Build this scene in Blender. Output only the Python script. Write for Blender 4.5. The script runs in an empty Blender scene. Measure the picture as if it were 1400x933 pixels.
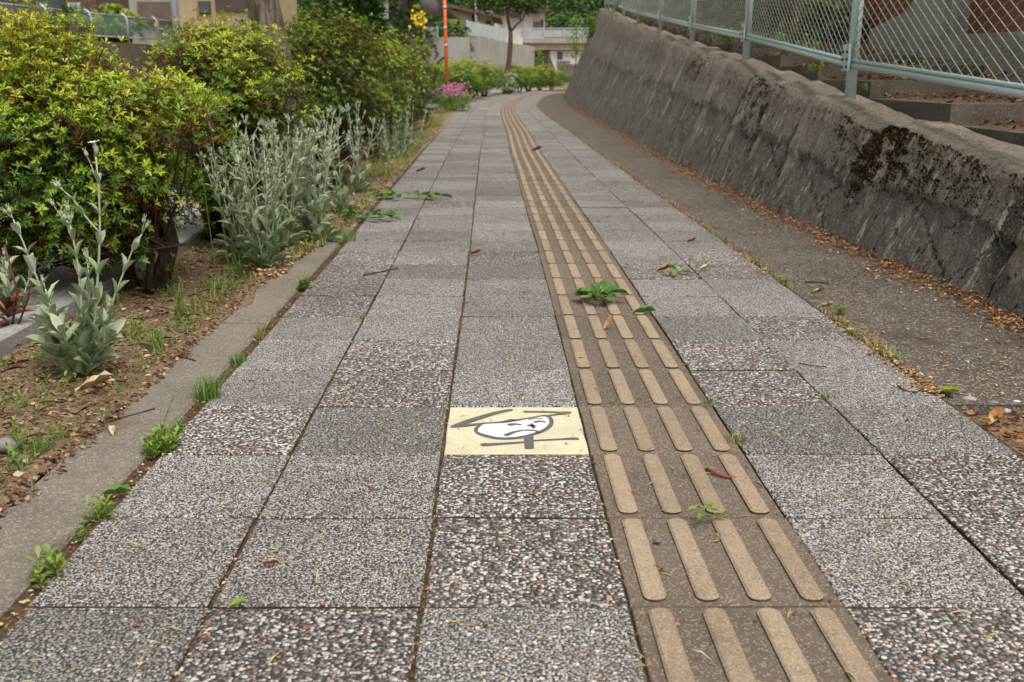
import bpy, bmesh, math, random
import numpy as np
from mathutils import Vector, Matrix
random.seed(7)
RS = np.random.RandomState(11)
R = math.radians
S = bpy.context.scene
COL = S.collection

# ------------------------------------------------------------------ camera, sky, sun, exposure
CAM_H = 0.741
PITCH = 14.81
F_PX = 1375.0
cam = bpy.data.cameras.new('camera'); cam_o = bpy.data.objects.new('camera', cam); COL.objects.link(cam_o)
cam_o.location = (0, 0, CAM_H); cam_o.rotation_euler = (R(90 - PITCH), 0, 0)
cam.sensor_width = 36; cam.lens = 36 * F_PX / 1400; cam.clip_start = 0.05; cam.clip_end = 3000
cam.dof.use_dof = True; cam.dof.focus_distance = 2.3; cam.dof.aperture_fstop = 8.0
S.camera = cam_o
SUN_EL, SUN_AZ = 62, 150          # azimuth measured clockwise from +Y
w = bpy.data.worlds.new('World'); S.world = w; w.use_nodes = True
wn = w.node_tree; wn.nodes.clear()
sky = wn.nodes.new('ShaderNodeTexSky'); sky.sky_type = 'NISHITA'; sky.sun_disc = False
sky.sun_elevation = R(SUN_EL); sky.sun_rotation = R(SUN_AZ); sky.dust_density = 6; sky.air_density = 1.0; sky.ozone_density = 1.0
hs = wn.nodes.new('ShaderNodeHueSaturation'); hs.inputs['Saturation'].default_value = 0.12
bg = wn.nodes.new('ShaderNodeBackground'); bg.inputs['Strength'].default_value = 0.13
wo = wn.nodes.new('ShaderNodeOutputWorld')
wn.links.new(sky.outputs[0], hs.inputs['Color']); wn.links.new(hs.outputs[0], bg.inputs['Color']); wn.links.new(bg.outputs[0], wo.inputs['Surface'])
sun = bpy.data.lights.new('sun', 'SUN'); sun.energy = 1.4; sun.angle = R(25); sun.color = (1.0, 0.93, 0.82)
sun_o = bpy.data.objects.new('sun', sun); COL.objects.link(sun_o)
sd = Vector((math.sin(R(SUN_AZ)) * math.cos(R(SUN_EL)), math.cos(R(SUN_AZ)) * math.cos(R(SUN_EL)), math.sin(R(SUN_EL))))
sun_o.rotation_euler = sd.to_track_quat('Z', 'Y').to_euler()
S.view_settings.view_transform = 'Standard'; S.view_settings.look = 'None'; S.view_settings.gamma = 1
S.view_settings.exposure = 0.47

# ------------------------------------------------------------------ helpers
CP, SP = math.cos(R(PITCH)), math.sin(R(PITCH))
def ground(x, y, z=0.0):
    u = (x - 700) / F_PX; v = (y - 466.5) / F_PX
    d = (u, CP - v * SP, -SP - v * CP); t = (z - CAM_H) / d[2]
    return d[0] * t, d[1] * t
def at(x, y, Y):
    u = (x - 700) / F_PX; v = (y - 466.5) / F_PX
    d = (u, CP - v * SP, -SP - v * CP); t = Y / d[1]
    return np.array((d[0] * t, Y, CAM_H + d[2] * t))
def smooth_table(tab, lo=-2, hi=70, n=721, k=9):
    xs = np.linspace(lo, hi, n); ys = np.interp(xs, [a for a, b in tab], [b for a, b in tab])
    ker = np.ones(k) / k; yp = np.pad(ys, k, mode='edge')
    for _ in range(2): yp = np.convolve(yp, ker, mode='same')
    ys2 = yp[k:-k]
    return lambda Y: np.interp(Y, xs, ys2)
xo = smooth_table([(-2, .06), (0, .04), (1.1, .02), (2.2, 0), (3.1, -.015), (4, -.03), (5.3, -.06), (6.75, -.095), (8.4, -.13), (10, -.17), (14, -.23), (17, -.31),
                   (20, -.37), (23, -.41), (26, -.40), (29, -.30), (33, -.08), (38, .25), (43, .8), (50, 2.2), (60, 5.2), (70, 9)])
xwall = smooth_table([(-2, 1.7), (1.5, 1.66), (3.1, 1.62), (4, 1.56), (5.8, 1.47), (8, 1.455), (10, 1.44), (14, 1.47), (19, 1.47), (23, 1.48), (28, 1.52), (34, 1.68), (40, 2.1), (47, 3.1), (55, 5.4), (70, 11)])
hrim = smooth_table([(-2, .25), (2, .36), (3.56, .44), (4.7, .50), (5.6, .58), (6.5, .66), (9.2, .88), (11.8, 1.06), (14.4, 1.26), (18.4, 1.56), (23.8, 2.0), (33, 2.75), (45, 3.3), (70, 3.5)])
BAT = .43
def noise1(x, seed=0):
    x = np.asarray(x, float) + seed * 17.31
    i = np.floor(x); f = x - i; f = f * f * (3 - 2 * f)
    h = lambda n: np.modf(np.abs(np.sin(n * 127.1 + seed * 3.7) * 43758.5453))[0]
    return (h(i) * (1 - f) + h(i + 1) * f) * 2 - 1
def noise2(x, y, seed=0):
    x = np.asarray(x, float); y = np.asarray(y, float)
    i = np.floor(x); j = np.floor(y); f = x - i; g = y - j; f = f * f * (3 - 2 * f); g = g * g * (3 - 2 * g)
    h = lambda a, b: np.modf(np.abs(np.sin(a * 127.1 + b * 311.7 + seed * 74.7) * 43758.5453))[0]
    return ((h(i, j) * (1 - f) + h(i + 1, j) * f) * (1 - g) + (h(i, j + 1) * (1 - f) + h(i + 1, j + 1) * f) * g) * 2 - 1

def tag(o, label=None, cat=None, group=None, kind=None):
    if label: o['label'] = label
    if cat: o['category'] = cat
    if group: o['group'] = group
    if kind: o['kind'] = kind
    return o
def mesh_data(name, V, F, mat, tint=None, smooth=False):
    """F: (n,k) int array or list of index lists"""
    me = bpy.data.meshes.new(name)
    V = np.asarray(V, np.float32)
    if isinstance(F, np.ndarray):
        n, k = F.shape
        me.vertices.add(len(V)); me.vertices.foreach_set('co', V.ravel())
        me.loops.add(n * k); me.loops.foreach_set('vertex_index', F.astype(np.int32).ravel())
        me.polygons.add(n); me.polygons.foreach_set('loop_start', np.arange(0, n * k, k, dtype=np.int32))
        try: me.polygons.foreach_set('loop_total', np.full(n, k, dtype=np.int32))
        except Exception: pass
        me.update(calc_edges=True); me.validate()
    else:
        me.from_pydata([tuple(map(float, v)) for v in V], [], [tuple(int(i) for i in f) for f in F]); me.update()
    if tint is not None:
        a = me.attributes.new('tint', 'FLOAT', 'POINT'); a.data.foreach_set('value', np.asarray(tint, np.float32))
    if smooth: me.polygons.foreach_set('use_smooth', np.ones(len(me.polygons), bool))
    if mat: me.materials.append(mat)
    return me
def link(name, me, parent=None, loc=(0, 0, 0), rot=(0, 0, 0), scale=None):
    o = bpy.data.objects.new(name, me); COL.objects.link(o); o.location = loc; o.rotation_euler = rot
    if scale: o.scale = scale
    if parent: o.parent = parent
    return o
def obj(name, VF, mat, parent=None, tint=None, smooth=False, kind=None, local=None):
    V, F = VF
    V = np.asarray(V, float)
    if local is not None: V = V - np.asarray(local, float)
    o = link(name, mesh_data(name, V, F, mat, tint, smooth), parent)
    if kind: o['kind'] = kind
    return o
def thing(name, label, cat, loc=(0, 0, 0), group=None, rz=0):
    o = link(name, None, None, tuple(float(a) for a in loc), (0, 0, rz)); return tag(o, label, cat, group)
def copy_tree(o, parent=None):
    c = o.copy(); COL.objects.link(c)
    if parent: c.parent = parent
    for ch in list(o.children): copy_tree(ch, c)
    return c
class MB:
    def __init__(s): s.V = []; s.F = []; s.T = []
    def add(s, V, F, t=0.5):
        n = len(s.V); s.V += [tuple(v) for v in V]; s.F += [tuple(int(i) + n for i in f) for f in F]; s.T += [t] * len(V); return s
    def box(s, x0, x1, y0, y1, z0, z1, t=.5):
        V = [(x, y, z) for z in (z0, z1) for (x, y) in ((x0, y0), (x1, y0), (x1, y1), (x0, y1))]
        return s.add(V, [(3, 2, 1, 0), (4, 5, 6, 7), (0, 1, 5, 4), (1, 2, 6, 5), (2, 3, 7, 6), (3, 0, 4, 7)], t)
    def tube(s, pts, rad, n=6, t=.5, cap=True):
        P = [Vector(p) for p in pts]
        if not hasattr(rad, '__len__'): rad = [rad] * len(P)
        V = []; F = []; up = Vector((0.13, 0.21, 1)).normalized(); prev = None
        for i, p in enumerate(P):
            d = (P[min(i + 1, len(P) - 1)] - P[max(i - 1, 0)]); d = d.normalized() if d.length > 1e-9 else Vector((0, 0, 1))
            a = (prev - d * prev.dot(d)) if prev is not None else d.cross(up)
            if a.length < 1e-5: a = d.cross(Vector((1, 0, 0)))
            a.normalize(); prev = a; b = d.cross(a)
            for k in range(n):
                an = 2 * math.pi * k / n; V.append(p + (a * math.cos(an) + b * math.sin(an)) * rad[i])
        for i in range(len(P) - 1):
            for k in range(n): F.append((i * n + k, i * n + (k + 1) % n, (i + 1) * n + (k + 1) % n, (i + 1) * n + k))
        if cap: F.append(tuple(range(n - 1, -1, -1))); F.append(tuple((len(P) - 1) * n + k for k in range(n)))
        return s.add(V, F, t)
    def VF(s): return s.V, s.F
    def obj(s, name, mat, parent=None, smooth=False, kind=None, local=None):
        return obj(name, (s.V, s.F), mat, parent, s.T, smooth, kind, local)
def norm(a): return a / np.maximum(np.linalg.norm(a, axis=-1, keepdims=True), 1e-9)
LEAF5 = (np.array([(0, 0, 0), (.58, -.5, .10), (1, 0, -.06), (.58, .5, .10), (.56, 0, 0)], float), np.array([(0, 1, 2, 4), (0, 4, 2, 3)]))
LEAF4 = (np.array([(0, 0, 0), (.5, -.5, .0), (1, 0, -.05), (.5, .5, .0)], float), np.array([(0, 1, 2, 3)]))
BLADE = (np.array([(0, -.5, 0), (0, .5, 0), (.45, .42, .03), (.45, -.42, .03), (.8, .25, -.05), (.8, -.25, -.05), (1, 0, -.18), (1, 0, -.181)], float), np.array([(0, 3, 2, 1), (3, 5, 4, 2), (5, 7, 6, 4)]))
def long_leaf(nx=2, ny=5, fold=.22, droop=.28, wave=.03):
    V = []; F = []
    for j in range(ny + 1):
        t = j / ny; wd = max(0, math.sin(math.pi * min(1, t * .90 + .05) ** 1.15)) ** .75 if j < ny else 0.10
        wd = max(wd, .16 if j == 0 else .03)
        for i in range(nx + 1):
            s = (i / nx - .5) * 2
            V.append((t, s * .5 * wd, abs(s) * wd * fold * .5 - droop * t * t + wave * math.sin(t * 14 + s * 2) * abs(s)))
    for j in range(ny):
        for i in range(nx):
            a = j * (nx + 1) + i; F.append((a, a + nx + 1, a + nx + 2, a + 1))
    return np.array(V, float), np.array(F)
LONG = long_leaf()
def leaves(pos, d, nrm, L, W, tmpl=LEAF5):
    pos = np.asarray(pos, float); d = norm(np.asarray(d, float)); nrm = np.asarray(nrm, float)
    nrm = norm(nrm - d * np.sum(nrm * d, 1, keepdims=True)); side = np.cross(nrm, d)
    T, Fc = tmpl; n = len(T); N = len(pos); L = np.broadcast_to(L, (N,)); W = np.broadcast_to(W, (N,))
    V = pos[:, None, :] + (T[None, :, 0:1] * L[:, None, None]) * d[:, None, :] + (T[None, :, 1:2] * W[:, None, None]) * side[:, None, :] + (T[None, :, 2:3] * L[:, None, None]) * nrm[:, None, :]
    F = (Fc[None] + (np.arange(N) * n)[:, None, None]).reshape(-1, Fc.shape[1])
    return V.reshape(-1, 3), F, n
def join(*vfs):
    V = []; F = []; n = 0
    for v, f in vfs: V.append(v); F.append(np.asarray(f) + n); n += len(v)
    return np.concatenate(V), np.concatenate(F)

# ------------------------------------------------------------------ materials
class NT:
    def __init__(s, name):
        s.m = bpy.data.materials.new(name); s.m.use_nodes = True; s.t = s.m.node_tree; s.t.nodes.clear()
        s.out = s.n('ShaderNodeOutputMaterial')
    def n(s, typ, ins=None, **kw):
        nd = s.t.nodes.new(typ)
        for k, v in kw.items(): setattr(nd, k, v)
        for k, v in (ins or {}).items(): s.set(nd.inputs[k], v)
        return nd
    def set(s, sock, v):
        if isinstance(v, bpy.types.NodeSocket): s.t.links.new(v, sock)
        elif isinstance(v, (tuple, list)) and len(v) == 3 and sock.type == 'RGBA': sock.default_value = (*v, 1)
        else: sock.default_value = v
    def math(s, op, a, b=None, c=None, clamp=False):
        nd = s.n('ShaderNodeMath', operation=op, use_clamp=clamp); s.set(nd.inputs[0], a)
        if b is not None: s.set(nd.inputs[1], b)
        if c is not None: s.set(nd.inputs[2], c)
        return nd.outputs[0]
    def mix(s, f, a, b, blend='MIX'):
        nd = s.n('ShaderNodeMix', data_type='RGBA', blend_type=blend); s.set(nd.inputs[0], f); s.set(nd.inputs[6], a); s.set(nd.inputs[7], b); return nd.outputs[2]
    def ramp(s, f, stops, interp='LINEAR'):
        nd = s.n('ShaderNodeValToRGB'); cr = nd.color_ramp; cr.interpolation = interp
        while len(cr.elements) > 1: cr.elements.remove(cr.elements[-1])
        cr.elements[0].position = stops[0][0]; c = stops[0][1]; cr.elements[0].color = (*c, 1) if hasattr(c, '__len__') else (c, c, c, 1)
        for p, c in stops[1:]:
            e = cr.elements.new(p); e.color = (*c, 1) if hasattr(c, '__len__') else (c, c, c, 1)
        s.set(nd.inputs[0], f); return nd.outputs[0]
    def step(s, x, a, b):
        nd = s.n('ShaderNodeMapRange', interpolation_type='SMOOTHSTEP'); s.set(nd.inputs[0], x); s.set(nd.inputs[1], a); s.set(nd.inputs[2], b); return nd.outputs[0]
    def pos(s, scale=(1, 1, 1), rot=(0, 0, 0)):
        g = s.n('ShaderNodeNewGeometry'); m = s.n('ShaderNodeMapping'); s.set(m.inputs[0], g.outputs['Position']); m.inputs['Scale'].default_value = scale; m.inputs['Rotation'].default_value = rot; return m.outputs[0]
    def opos(s, scale=(1, 1, 1)):
        g = s.n('ShaderNodeTexCoord'); m = s.n('ShaderNodeMapping'); s.set(m.inputs[0], g.outputs['Object']); m.inputs['Scale'].default_value = scale; return m.outputs[0]
    def noise(s, v, scale, detail=4, rough=.55, dist=0):
        nd = s.n('ShaderNodeTexNoise'); s.set(nd.inputs['Vector'], v); nd.inputs['Scale'].default_value = scale; nd.inputs['Detail'].default_value = detail; nd.inputs['Roughness'].default_value = rough; nd.inputs['Distortion'].default_value = dist; return nd
    def voro(s, v, scale, feature='F1', dims='3D', rnd=1):
        nd = s.n('ShaderNodeTexVoronoi', feature=feature, voronoi_dimensions=dims); s.set(nd.inputs['Vector'], v); nd.inputs['Scale'].default_value = scale; nd.inputs['Randomness'].default_value = rnd; return nd
    def attr(s, name='tint'): return s.n('ShaderNodeAttribute', attribute_name=name).outputs['Fac']
    def orand(s): return s.n('ShaderNodeObjectInfo').outputs['Random']
    def bump(s, h, dist, strength=1): return s.n('ShaderNodeBump', {'Height': h, 'Distance': dist, 'Strength': strength}).outputs[0]
    def fin(s, col, rough=.8, bump=None, spec=.3, metal=0, trans=0):
        p = s.n('ShaderNodeBsdfPrincipled', {'Base Color': col, 'Roughness': rough, 'Metallic': metal, 'Specular IOR Level': spec})
        if bump is not None: s.set(p.inputs['Normal'], bump)
        o = p.outputs[0]
        if trans:
            tr = s.n('ShaderNodeBsdfTranslucent', {'Color': col}); mx = s.n('ShaderNodeMixShader'); mx.inputs[0].default_value = trans
            s.t.links.new(o, mx.inputs[1]); s.t.links.new(tr.outputs[0], mx.inputs[2]); o = mx.outputs[0]
        s.t.links.new(o, s.out.inputs['Surface']); return s.m

def pebble_mat(name, size, palette, mortar, white=.0, bump=.0022, cut=.47, tone=1.0, warm=(1, 1, 1)):
    """exposed aggregate paving: individual stones set in dark cement"""
    t = NT(name); P = t.pos()
    wob = t.noise(P, 1.1 / size, 2); vec = t.n('ShaderNodeVectorMath', {0: wob.outputs['Color'], 1: (.5, .5, .5)}, operation='SUBTRACT').outputs[0]
    vec = t.n('ShaderNodeVectorMath', {0: vec}, operation='SCALE'); vec.inputs['Scale'].default_value = size * .9
    off = t.n('ShaderNodeVectorMath', {0: t.n('ShaderNodeObjectInfo').outputs['Random']}, operation='SCALE'); off.inputs['Scale'].default_value = 9.0
    Q = t.n('ShaderNodeVectorMath', {0: P, 1: vec.outputs[0]}, operation='ADD').outputs[0]
    Q = t.n('ShaderNodeVectorMath', {0: Q, 1: off.outputs[0]}, operation='ADD').outputs[0]
    v = t.voro(Q, 1 / size, dims='2D'); sep = t.n('ShaderNodeSeparateColor', {0: v.outputs['Color']})
    stone = t.ramp(sep.outputs[0], palette, 'CONSTANT')
    stone = t.mix(1, stone, t.ramp(sep.outputs[1], [(0, .72), (1, 1.22)]), 'MULTIPLY')
    m = t.step(v.outputs['Distance'], cut + .13, cut - .05)
    col = t.mix(m, mortar, stone)
    h = t.math('MULTIPLY', m, t.math('SUBTRACT', 1.0, t.math('MULTIPLY', v.outputs['Distance'], .9)))
    v2 = t.voro(Q, .42 / size, dims='2D'); s2 = t.n('ShaderNodeSeparateColor', {0: v2.outputs['Color']})
    big = t.math('MULTIPLY', t.step(v2.outputs['Distance'], .34, .27), t.math('LESS_THAN', s2.outputs[2], white))
    bcol = t.ramp(s2.outputs[0], [(0, (.62, .60, .57)), (.55, (.5, .48, .45)), (.8, (.36, .33, .31))], 'CONSTANT')
    col = t.mix(big, col, bcol); h = t.math('MAXIMUM', h, t.math('MULTIPLY', big, 1.5))
    d = t.noise(P, 5, 6, .65); col = t.mix(t.math('MULTIPLY', t.step(d.outputs[0], .44, .72), .30), col, (.115, .095, .075))
    d2 = t.noise(P, 1.3, 4, .6); col = t.mix(1, col, t.ramp(d2.outputs[0], [(.3, .84), (.7, 1.12)]), 'MULTIPLY')
    col = t.mix(1, col, t.ramp(t.orand(), [(0, tuple(.85 * tone * q for q in warm)), (1, tuple(1.11 * tone * q for q in warm))]), 'MULTIPLY')
    return t.fin(col, .72, t.bump(h, bump, .9), .35)

K = (.042, .038, .036)
M = {}
M['paver_fine'] = pebble_mat('fine_aggregate', .0035, [(0, (.66, .635, .62)), (.30, (.46, .435, .42)), (.55, (.22, .205, .198)), (.78, (.075, .07, .068)), (.92, (.30, .265, .24))], (.060, .055, .052), .09, .0016, tone=.83, warm=(1.0, .974, .942))
M['paver_coarse'] = pebble_mat('coarse_aggregate', .0054, [(0, (.62, .59, .56)), (.18, (.33, .305, .29)), (.40, (.19, .175, .168)), (.60, (.065, .062, .060)), (.76, (.24, .155, .14)), (.92, (.14, .145, .145))], K, .22, .0022, tone=.95, warm=(1.0, .974, .942))
M['paver_slate'] = pebble_mat('slate_aggregate', .0040, [(0, (.42, .41, .39)), (.20, (.265, .265, .26)), (.5, (.155, .158, .155)), (.72, (.08, .078, .075)), (.84, (.33, .26, .19)), (.92, (.44, .41, .37))], K, .06, .0016, tone=.98, warm=(1.0, .974, .942))

def concrete(name, a, b, scale=1.0, bump=.002, speck=.4, rough=.85, lo=None):
    t = NT(name); P = t.pos()
    n1 = t.noise(P, 2.2 * scale, 6, .62); n2 = t.noise(P, 34 * scale, 5, .7); n3 = t.noise(P, 160 * scale, 3, .7)
    f = t.math('ADD', t.math('MULTIPLY', n1.outputs[0], .7), t.math('MULTIPLY', n2.outputs[0], .3))
    col = t.mix(t.step(f, .35, .65), a, b)
    v = t.voro(P, 190 * scale); sp = t.n('ShaderNodeSeparateColor', {0: v.outputs['Color']})
    col = t.mix(t.math('MULTIPLY', t.math('GREATER_THAN', sp.outputs[0], .8), speck), col, (.5, .47, .43))
    col = t.mix(t.math('MULTIPLY', t.math('LESS_THAN', sp.outputs[1], .22), speck), col, (.05, .045, .04))
    if lo: col = t.mix(t.step(t.noise(P, 1.1 * scale, 5, .7).outputs[0], .55, .72), col, lo)
    h = t.math('ADD', n3.outputs[0], t.math('MULTIPLY', n2.outputs[0], .8))
    return t.fin(col, rough, t.bump(h, bump, .8), .25)
M['guide_base'] = concrete('brown_guide_tile', (.135, .103, .078), (.19, .15, .117), 1.6, .0015, .28)
M['guide_bar'] = concrete('tan_guide_bar', (.285, .212, .138), (.36, .275, .185), 1.6, .0012, .26)
M['kerb'] = concrete('kerb_concrete', (.155, .132, .103), (.225, .195, .155), 1.6, .004, .34, lo=(.095, .075, .053))
M['gutter'] = concrete('gutter_concrete', (.066, .053, .040), (.112, .092, .072), 1.0, .003, .35, lo=(.055, .043, .031))
M['road'] = concrete('road_asphalt', (.25, .24, .225), (.31, .30, .28), .8, .002, .25)
M['step'] = concrete('mossy_concrete', (.085, .07, .055), (.15, .125, .095), 1.2, .004, .2, lo=(.06, .06, .03))
M['pale_concrete'] = concrete('pale_concrete', (.30, .28, .25), (.40, .38, .34), .5, .004, .15, lo=(.22, .19, .15))
M['rock'] = concrete('weathered_block', (.26, .24, .20), (.42, .40, .36), 1.2, .01, .2, lo=(.30, .21, .06))
def joint():
    t = NT('joint_soil'); P = t.pos(); n = t.noise(P, 22, 5, .7)
    col = t.ramp(n.outputs[0], [(.30, (.035, .026, .018)), (.48, (.068, .050, .033)), (.57, (.10, .072, .04)), (.66, (.09, .085, .03)), (.8, (.16, .08, .04))])
    return t.fin(col, .95, t.bump(t.noise(P, 200, 3).outputs[0], .003), .1)
M['joint'] = joint()
def soil():
    t = NT('garden_soil'); P = t.pos(); n = t.noise(P, 5, 6, .7); n2 = t.noise(P, 70, 4, .7)
    col = t.mix(n.outputs[0], (.13, .086, .052), (.30, .215, .14)); col = t.mix(t.step(n2.outputs[0], .5, .75), col, (.34, .26, .18))
    v = t.voro(P, 120); sp = t.n('ShaderNodeSeparateColor', {0: v.outputs['Color']})
    col = t.mix(t.math('GREATER_THAN', sp.outputs[0], .8), col, t.ramp(sp.outputs[1], [(0, (.10, .04, .02)), (.4, (.38, .29, .19)), (.7, (.05, .035, .025))], 'CONSTANT'))
    return t.fin(col, .95, t.bump(t.math('ADD', n2.outputs[0], t.math('MULTIPLY', t.noise(P, 250, 2).outputs[0], .5)), .012), .1)
M['soil'] = soil()
def leafmat(name, stops, rough=.5, trans=.22, spec=.35, vein=None):
    t = NT(name); col = t.ramp(t.attr(), stops)
    return t.fin(col, rough, None, spec, 0, trans)
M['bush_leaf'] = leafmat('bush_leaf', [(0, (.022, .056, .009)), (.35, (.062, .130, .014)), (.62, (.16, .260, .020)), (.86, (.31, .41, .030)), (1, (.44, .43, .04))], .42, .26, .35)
M['twig'] = leafmat('red_twig', [(0, (.05, .03, .02)), (.5, (.17, .040, .020)), (1, (.32, .05, .025))], .6, 0)
def bark(name, a, b, sc=1.0):
    t = NT(name); P = t.pos((1, 1, .16)); n = t.noise(P, 38 * sc, 6, .7, .6); n2 = t.noise(t.pos(), 6, 4)
    col = t.mix(t.step(n.outputs[0], .36, .64), a, b); col = t.mix(t.step(n2.outputs[0], .5, .7), col, t.mix(.5, col, b))
    return t.fin(col, .9, t.bump(n.outputs[0], .02), .15)
M['bark'] = bark('grey_brown_bark', (.075, .058, .046), (.25, .20, .165))
M['stem'] = bark('dark_stem', (.03, .02, .014), (.085, .06, .042), 1.8)
M['pine_bark'] = bark('pine_bark', (.07, .05, .04), (.18, .13, .10))
M['campion'] = leafmat('woolly_leaf', [(0, (.36, .27, .09)), (.12, (.30, .25, .08)), (.2, (.17, .25, .095)), (.6, (.275, .350, .19)), (1, (.46, .51, .37))], .85, .15, .12)
M['grass'] = leafmat('grass_blade', [(0, (.40, .30, .14)), (.3, (.30, .28, .07)), (.55, (.15, .24, .035)), (1, (.09, .22, .035))], .55, .25)
M['weed'] = leafmat('weed_leaf', [(0, (.22, .30, .05)), (.5, (.13, .25, .04)), (1, (.075, .17, .035))], .5, .25)
M['litter'] = leafmat('dead_leaf', [(0, (.07, .035, .02)), (.25, (.16, .055, .025)), (.5, (.33, .125, .045)), (.7, (.40, .26, .12)), (.85, (.52, .44, .30)), (1, (.45, .40, .10))], .8, .05, .15)
M['red_leaf'] = leafmat('red_leaf', [(0, (.075, .014, .016)), (.5, (.22, .07, .055)), (1, (.36, .20, .13))], .5, .2)
M['magenta'] = leafmat('magenta_petal', [(0, (.45, .012, .13)), (1, (.55, .18, .38))], .6, .2)
M['white_petal'] = leafmat('white_petal', [(0, (.75, .73, .70)), (1, (.85, .84, .82))], .6, .2)
M['yellow_petal'] = leafmat('yellow_petal', [(0, (.65, .45, .01)), (1, (.8, .6, .03))], .6, .2)
M['dark_leaf'] = leafmat('conifer_leaf', [(0, (.018, .04, .012)), (.5, (.04, .085, .02)), (1, (.09, .15, .03))], .55, .15)
M['pebble'] = leafmat('loose_stone', [(0, (.12, .115, .11)), (.5, (.33, .31, .28)), (1, (.62, .60, .56))], .8, 0)
def plain(name, col, rough=.6, spec=.3, metal=0, var=.12, sc=3.0):
    t = NT(name); n = t.noise(t.pos(), sc, 5, .6); c = t.mix(1, col, t.ramp(n.outputs[0], [(.3, 1 - var), (.7, 1 + var)]), 'MULTIPLY')
    return t.fin(c, rough, None, spec, metal)
def paint():
    t = NT('pale_green_paint'); n = t.noise(t.pos((1, 1, .3)), 9, 5, .7)
    c = t.mix(t.step(n.outputs[0], .62, .78), (.50, .62, .59), (.42, .48, .44)); return t.fin(c, .45, None, .4)
M['fence_paint'] = paint()
M['wire'] = plain('galvanised_wire', (.38, .41, .36), .5, .5, .2, .12, 8)
M['bolt'] = plain('rusty_bolt', (.06, .04, .035), .6)
M['orange'] = plain('orange_paint', (.62, .13, .03), .45, .4)
M['steel'] = plain('grey_steel', (.40, .42, .43), .45, .5, .3)
M['dark_steel'] = plain('mirror_back', (.19, .175, .16), .5)
M['red_wall'] = plain('brick_red_siding', (.215, .088, .060), .85, .2, 0, .3, 1.6)
M['cream'] = plain('cream_wall', (.62, .56, .47), .85, .2)
M['ochre'] = plain('ochre_wall', (.40, .31, .19), .85, .2)
M['white_wall'] = plain('white_wall', (.62, .59, .545), .85, .2)
M['beige_wall'] = plain('beige_wall', (.52, .45, .37), .85, .2)
M['dark_wood'] = plain('dark_board', (.085, .06, .052), .7)
M['shutter'] = plain('brown_shutter', (.15, .11, .095), .7, .3, 0, .25, 2)
M['roof'] = plain('brown_roof', (.12, .075, .058), .7)
M['glass'] = plain('window_glass', (.07, .085, .09), .12, .6, 0, .1)
M['curtain'] = plain('curtain_window', (.45, .46, .44), .3, .5)
M['green_panel'] = plain('pale_green_panel', (.47, .55, .50), .5)
M['tile_cream'] = concrete('cream_tile', (.56, .525, .36), (.62, .585, .42), 1.5, .0006, .10, .6)
M['tile_grey'] = plain('grey_inlay', (.105, .10, .10), .6, .3, 0, .08, 30)
M['tile_white'] = plain('white_inlay', (.78, .75, .73), .55, .3, 0, .03, 30)
def worn(name, col, dirt, a=.5, b=.68, rough=.65, ov=0.0, sc=1.0, spk=.3):
    t = NT(name); P = t.pos(); n = t.noise(P, 26 * sc, 7, .75); n2 = t.noise(P, 260, 3, .7); n3 = t.noise(P, 6 * sc, 4, .6)
    c = t.mix(t.math('MULTIPLY', t.step(n.outputs[0], a, b), .6), col, dirt); c = t.mix(t.math('MULTIPLY', t.step(n2.outputs[0], .58, .70), .22), c, dirt); c = t.mix(1, c, t.ramp(n3.outputs[0], [(.3, .86), (.7, 1.08)]), 'MULTIPLY')
    c = t.mix(1, c, t.ramp(t.orand(), [(0, 1 - ov), (1, 1 + ov)]), 'MULTIPLY')
    v = t.voro(P, 400); sp = t.n('ShaderNodeSeparateColor', {0: v.outputs['Color']}); c = t.mix(t.math('MULTIPLY', t.math('GREATER_THAN', sp.outputs[0], .84), spk), c, (.55, .48, .38)); c = t.mix(t.math('MULTIPLY', t.math('LESS_THAN', sp.outputs[1], .15), spk * 1.2), c, (.07, .055, .042))
    return t.fin(c, rough, t.bump(t.math('ADD', n2.outputs[0], t.math('MULTIPLY', n.outputs[0], .7)), .0016, .9), .25)
M['tile_cream'] = worn('cream_tile_worn', (.60, .565, .39), (.36, .33, .22), .55, .75, spk=.10)
M['tile_grey'] = worn('grey_inlay_worn', (.115, .11, .108), (.22, .20, .16), .60, .75, spk=.08)
M['tile_white'] = worn('white_inlay_worn', (.74, .71, .69), (.42, .38, .33), .60, .78, spk=.06)
M['guide_bar'] = worn('tan_guide_bar_worn', (.305, .230, .155), (.175, .135, .100), .50, .70, .8, .12)
M['guide_base'] = worn('brown_guide_tile_worn', (.135, .104, .079), (.068, .054, .041), .52, .70, .85, .12)
def netting():
    t = NT('green_netting'); c = t.fin((.20, .30, .24), .6); p = [n for n in t.t.nodes if n.type == 'BSDF_PRINCIPLED'][0]
    tr = t.n('ShaderNodeBsdfTransparent'); mx = t.n('ShaderNodeMixShader'); mx.inputs[0].default_value = .45
    t.t.links.new(tr.outputs[0], mx.inputs[1]); t.t.links.new(p.outputs[0], mx.inputs[2]); t.t.links.new(mx.outputs[0], t.out.inputs['Surface']); return c
M['netting'] = netting()
def hillmat():
    t = NT('wooded_hill'); P = t.pos(); v = t.voro(P, .22); n = t.noise(P, .5, 6, .75); n2 = t.noise(P, .03, 3)
    col = t.ramp(t.math('ADD', t.math('MULTIPLY', n.outputs[0], .6), t.math('MULTIPLY', n2.outputs[0], .4)), [(.34, (.025, .06, .02)), (.5, (.06, .12, .03)), (.64, (.12, .19, .045))])
    return t.fin(col, .9, t.bump(t.math('ADD', n.outputs[0], v.outputs['Distance']), 3.0), .1)
M['hill'] = hillmat()
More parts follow.
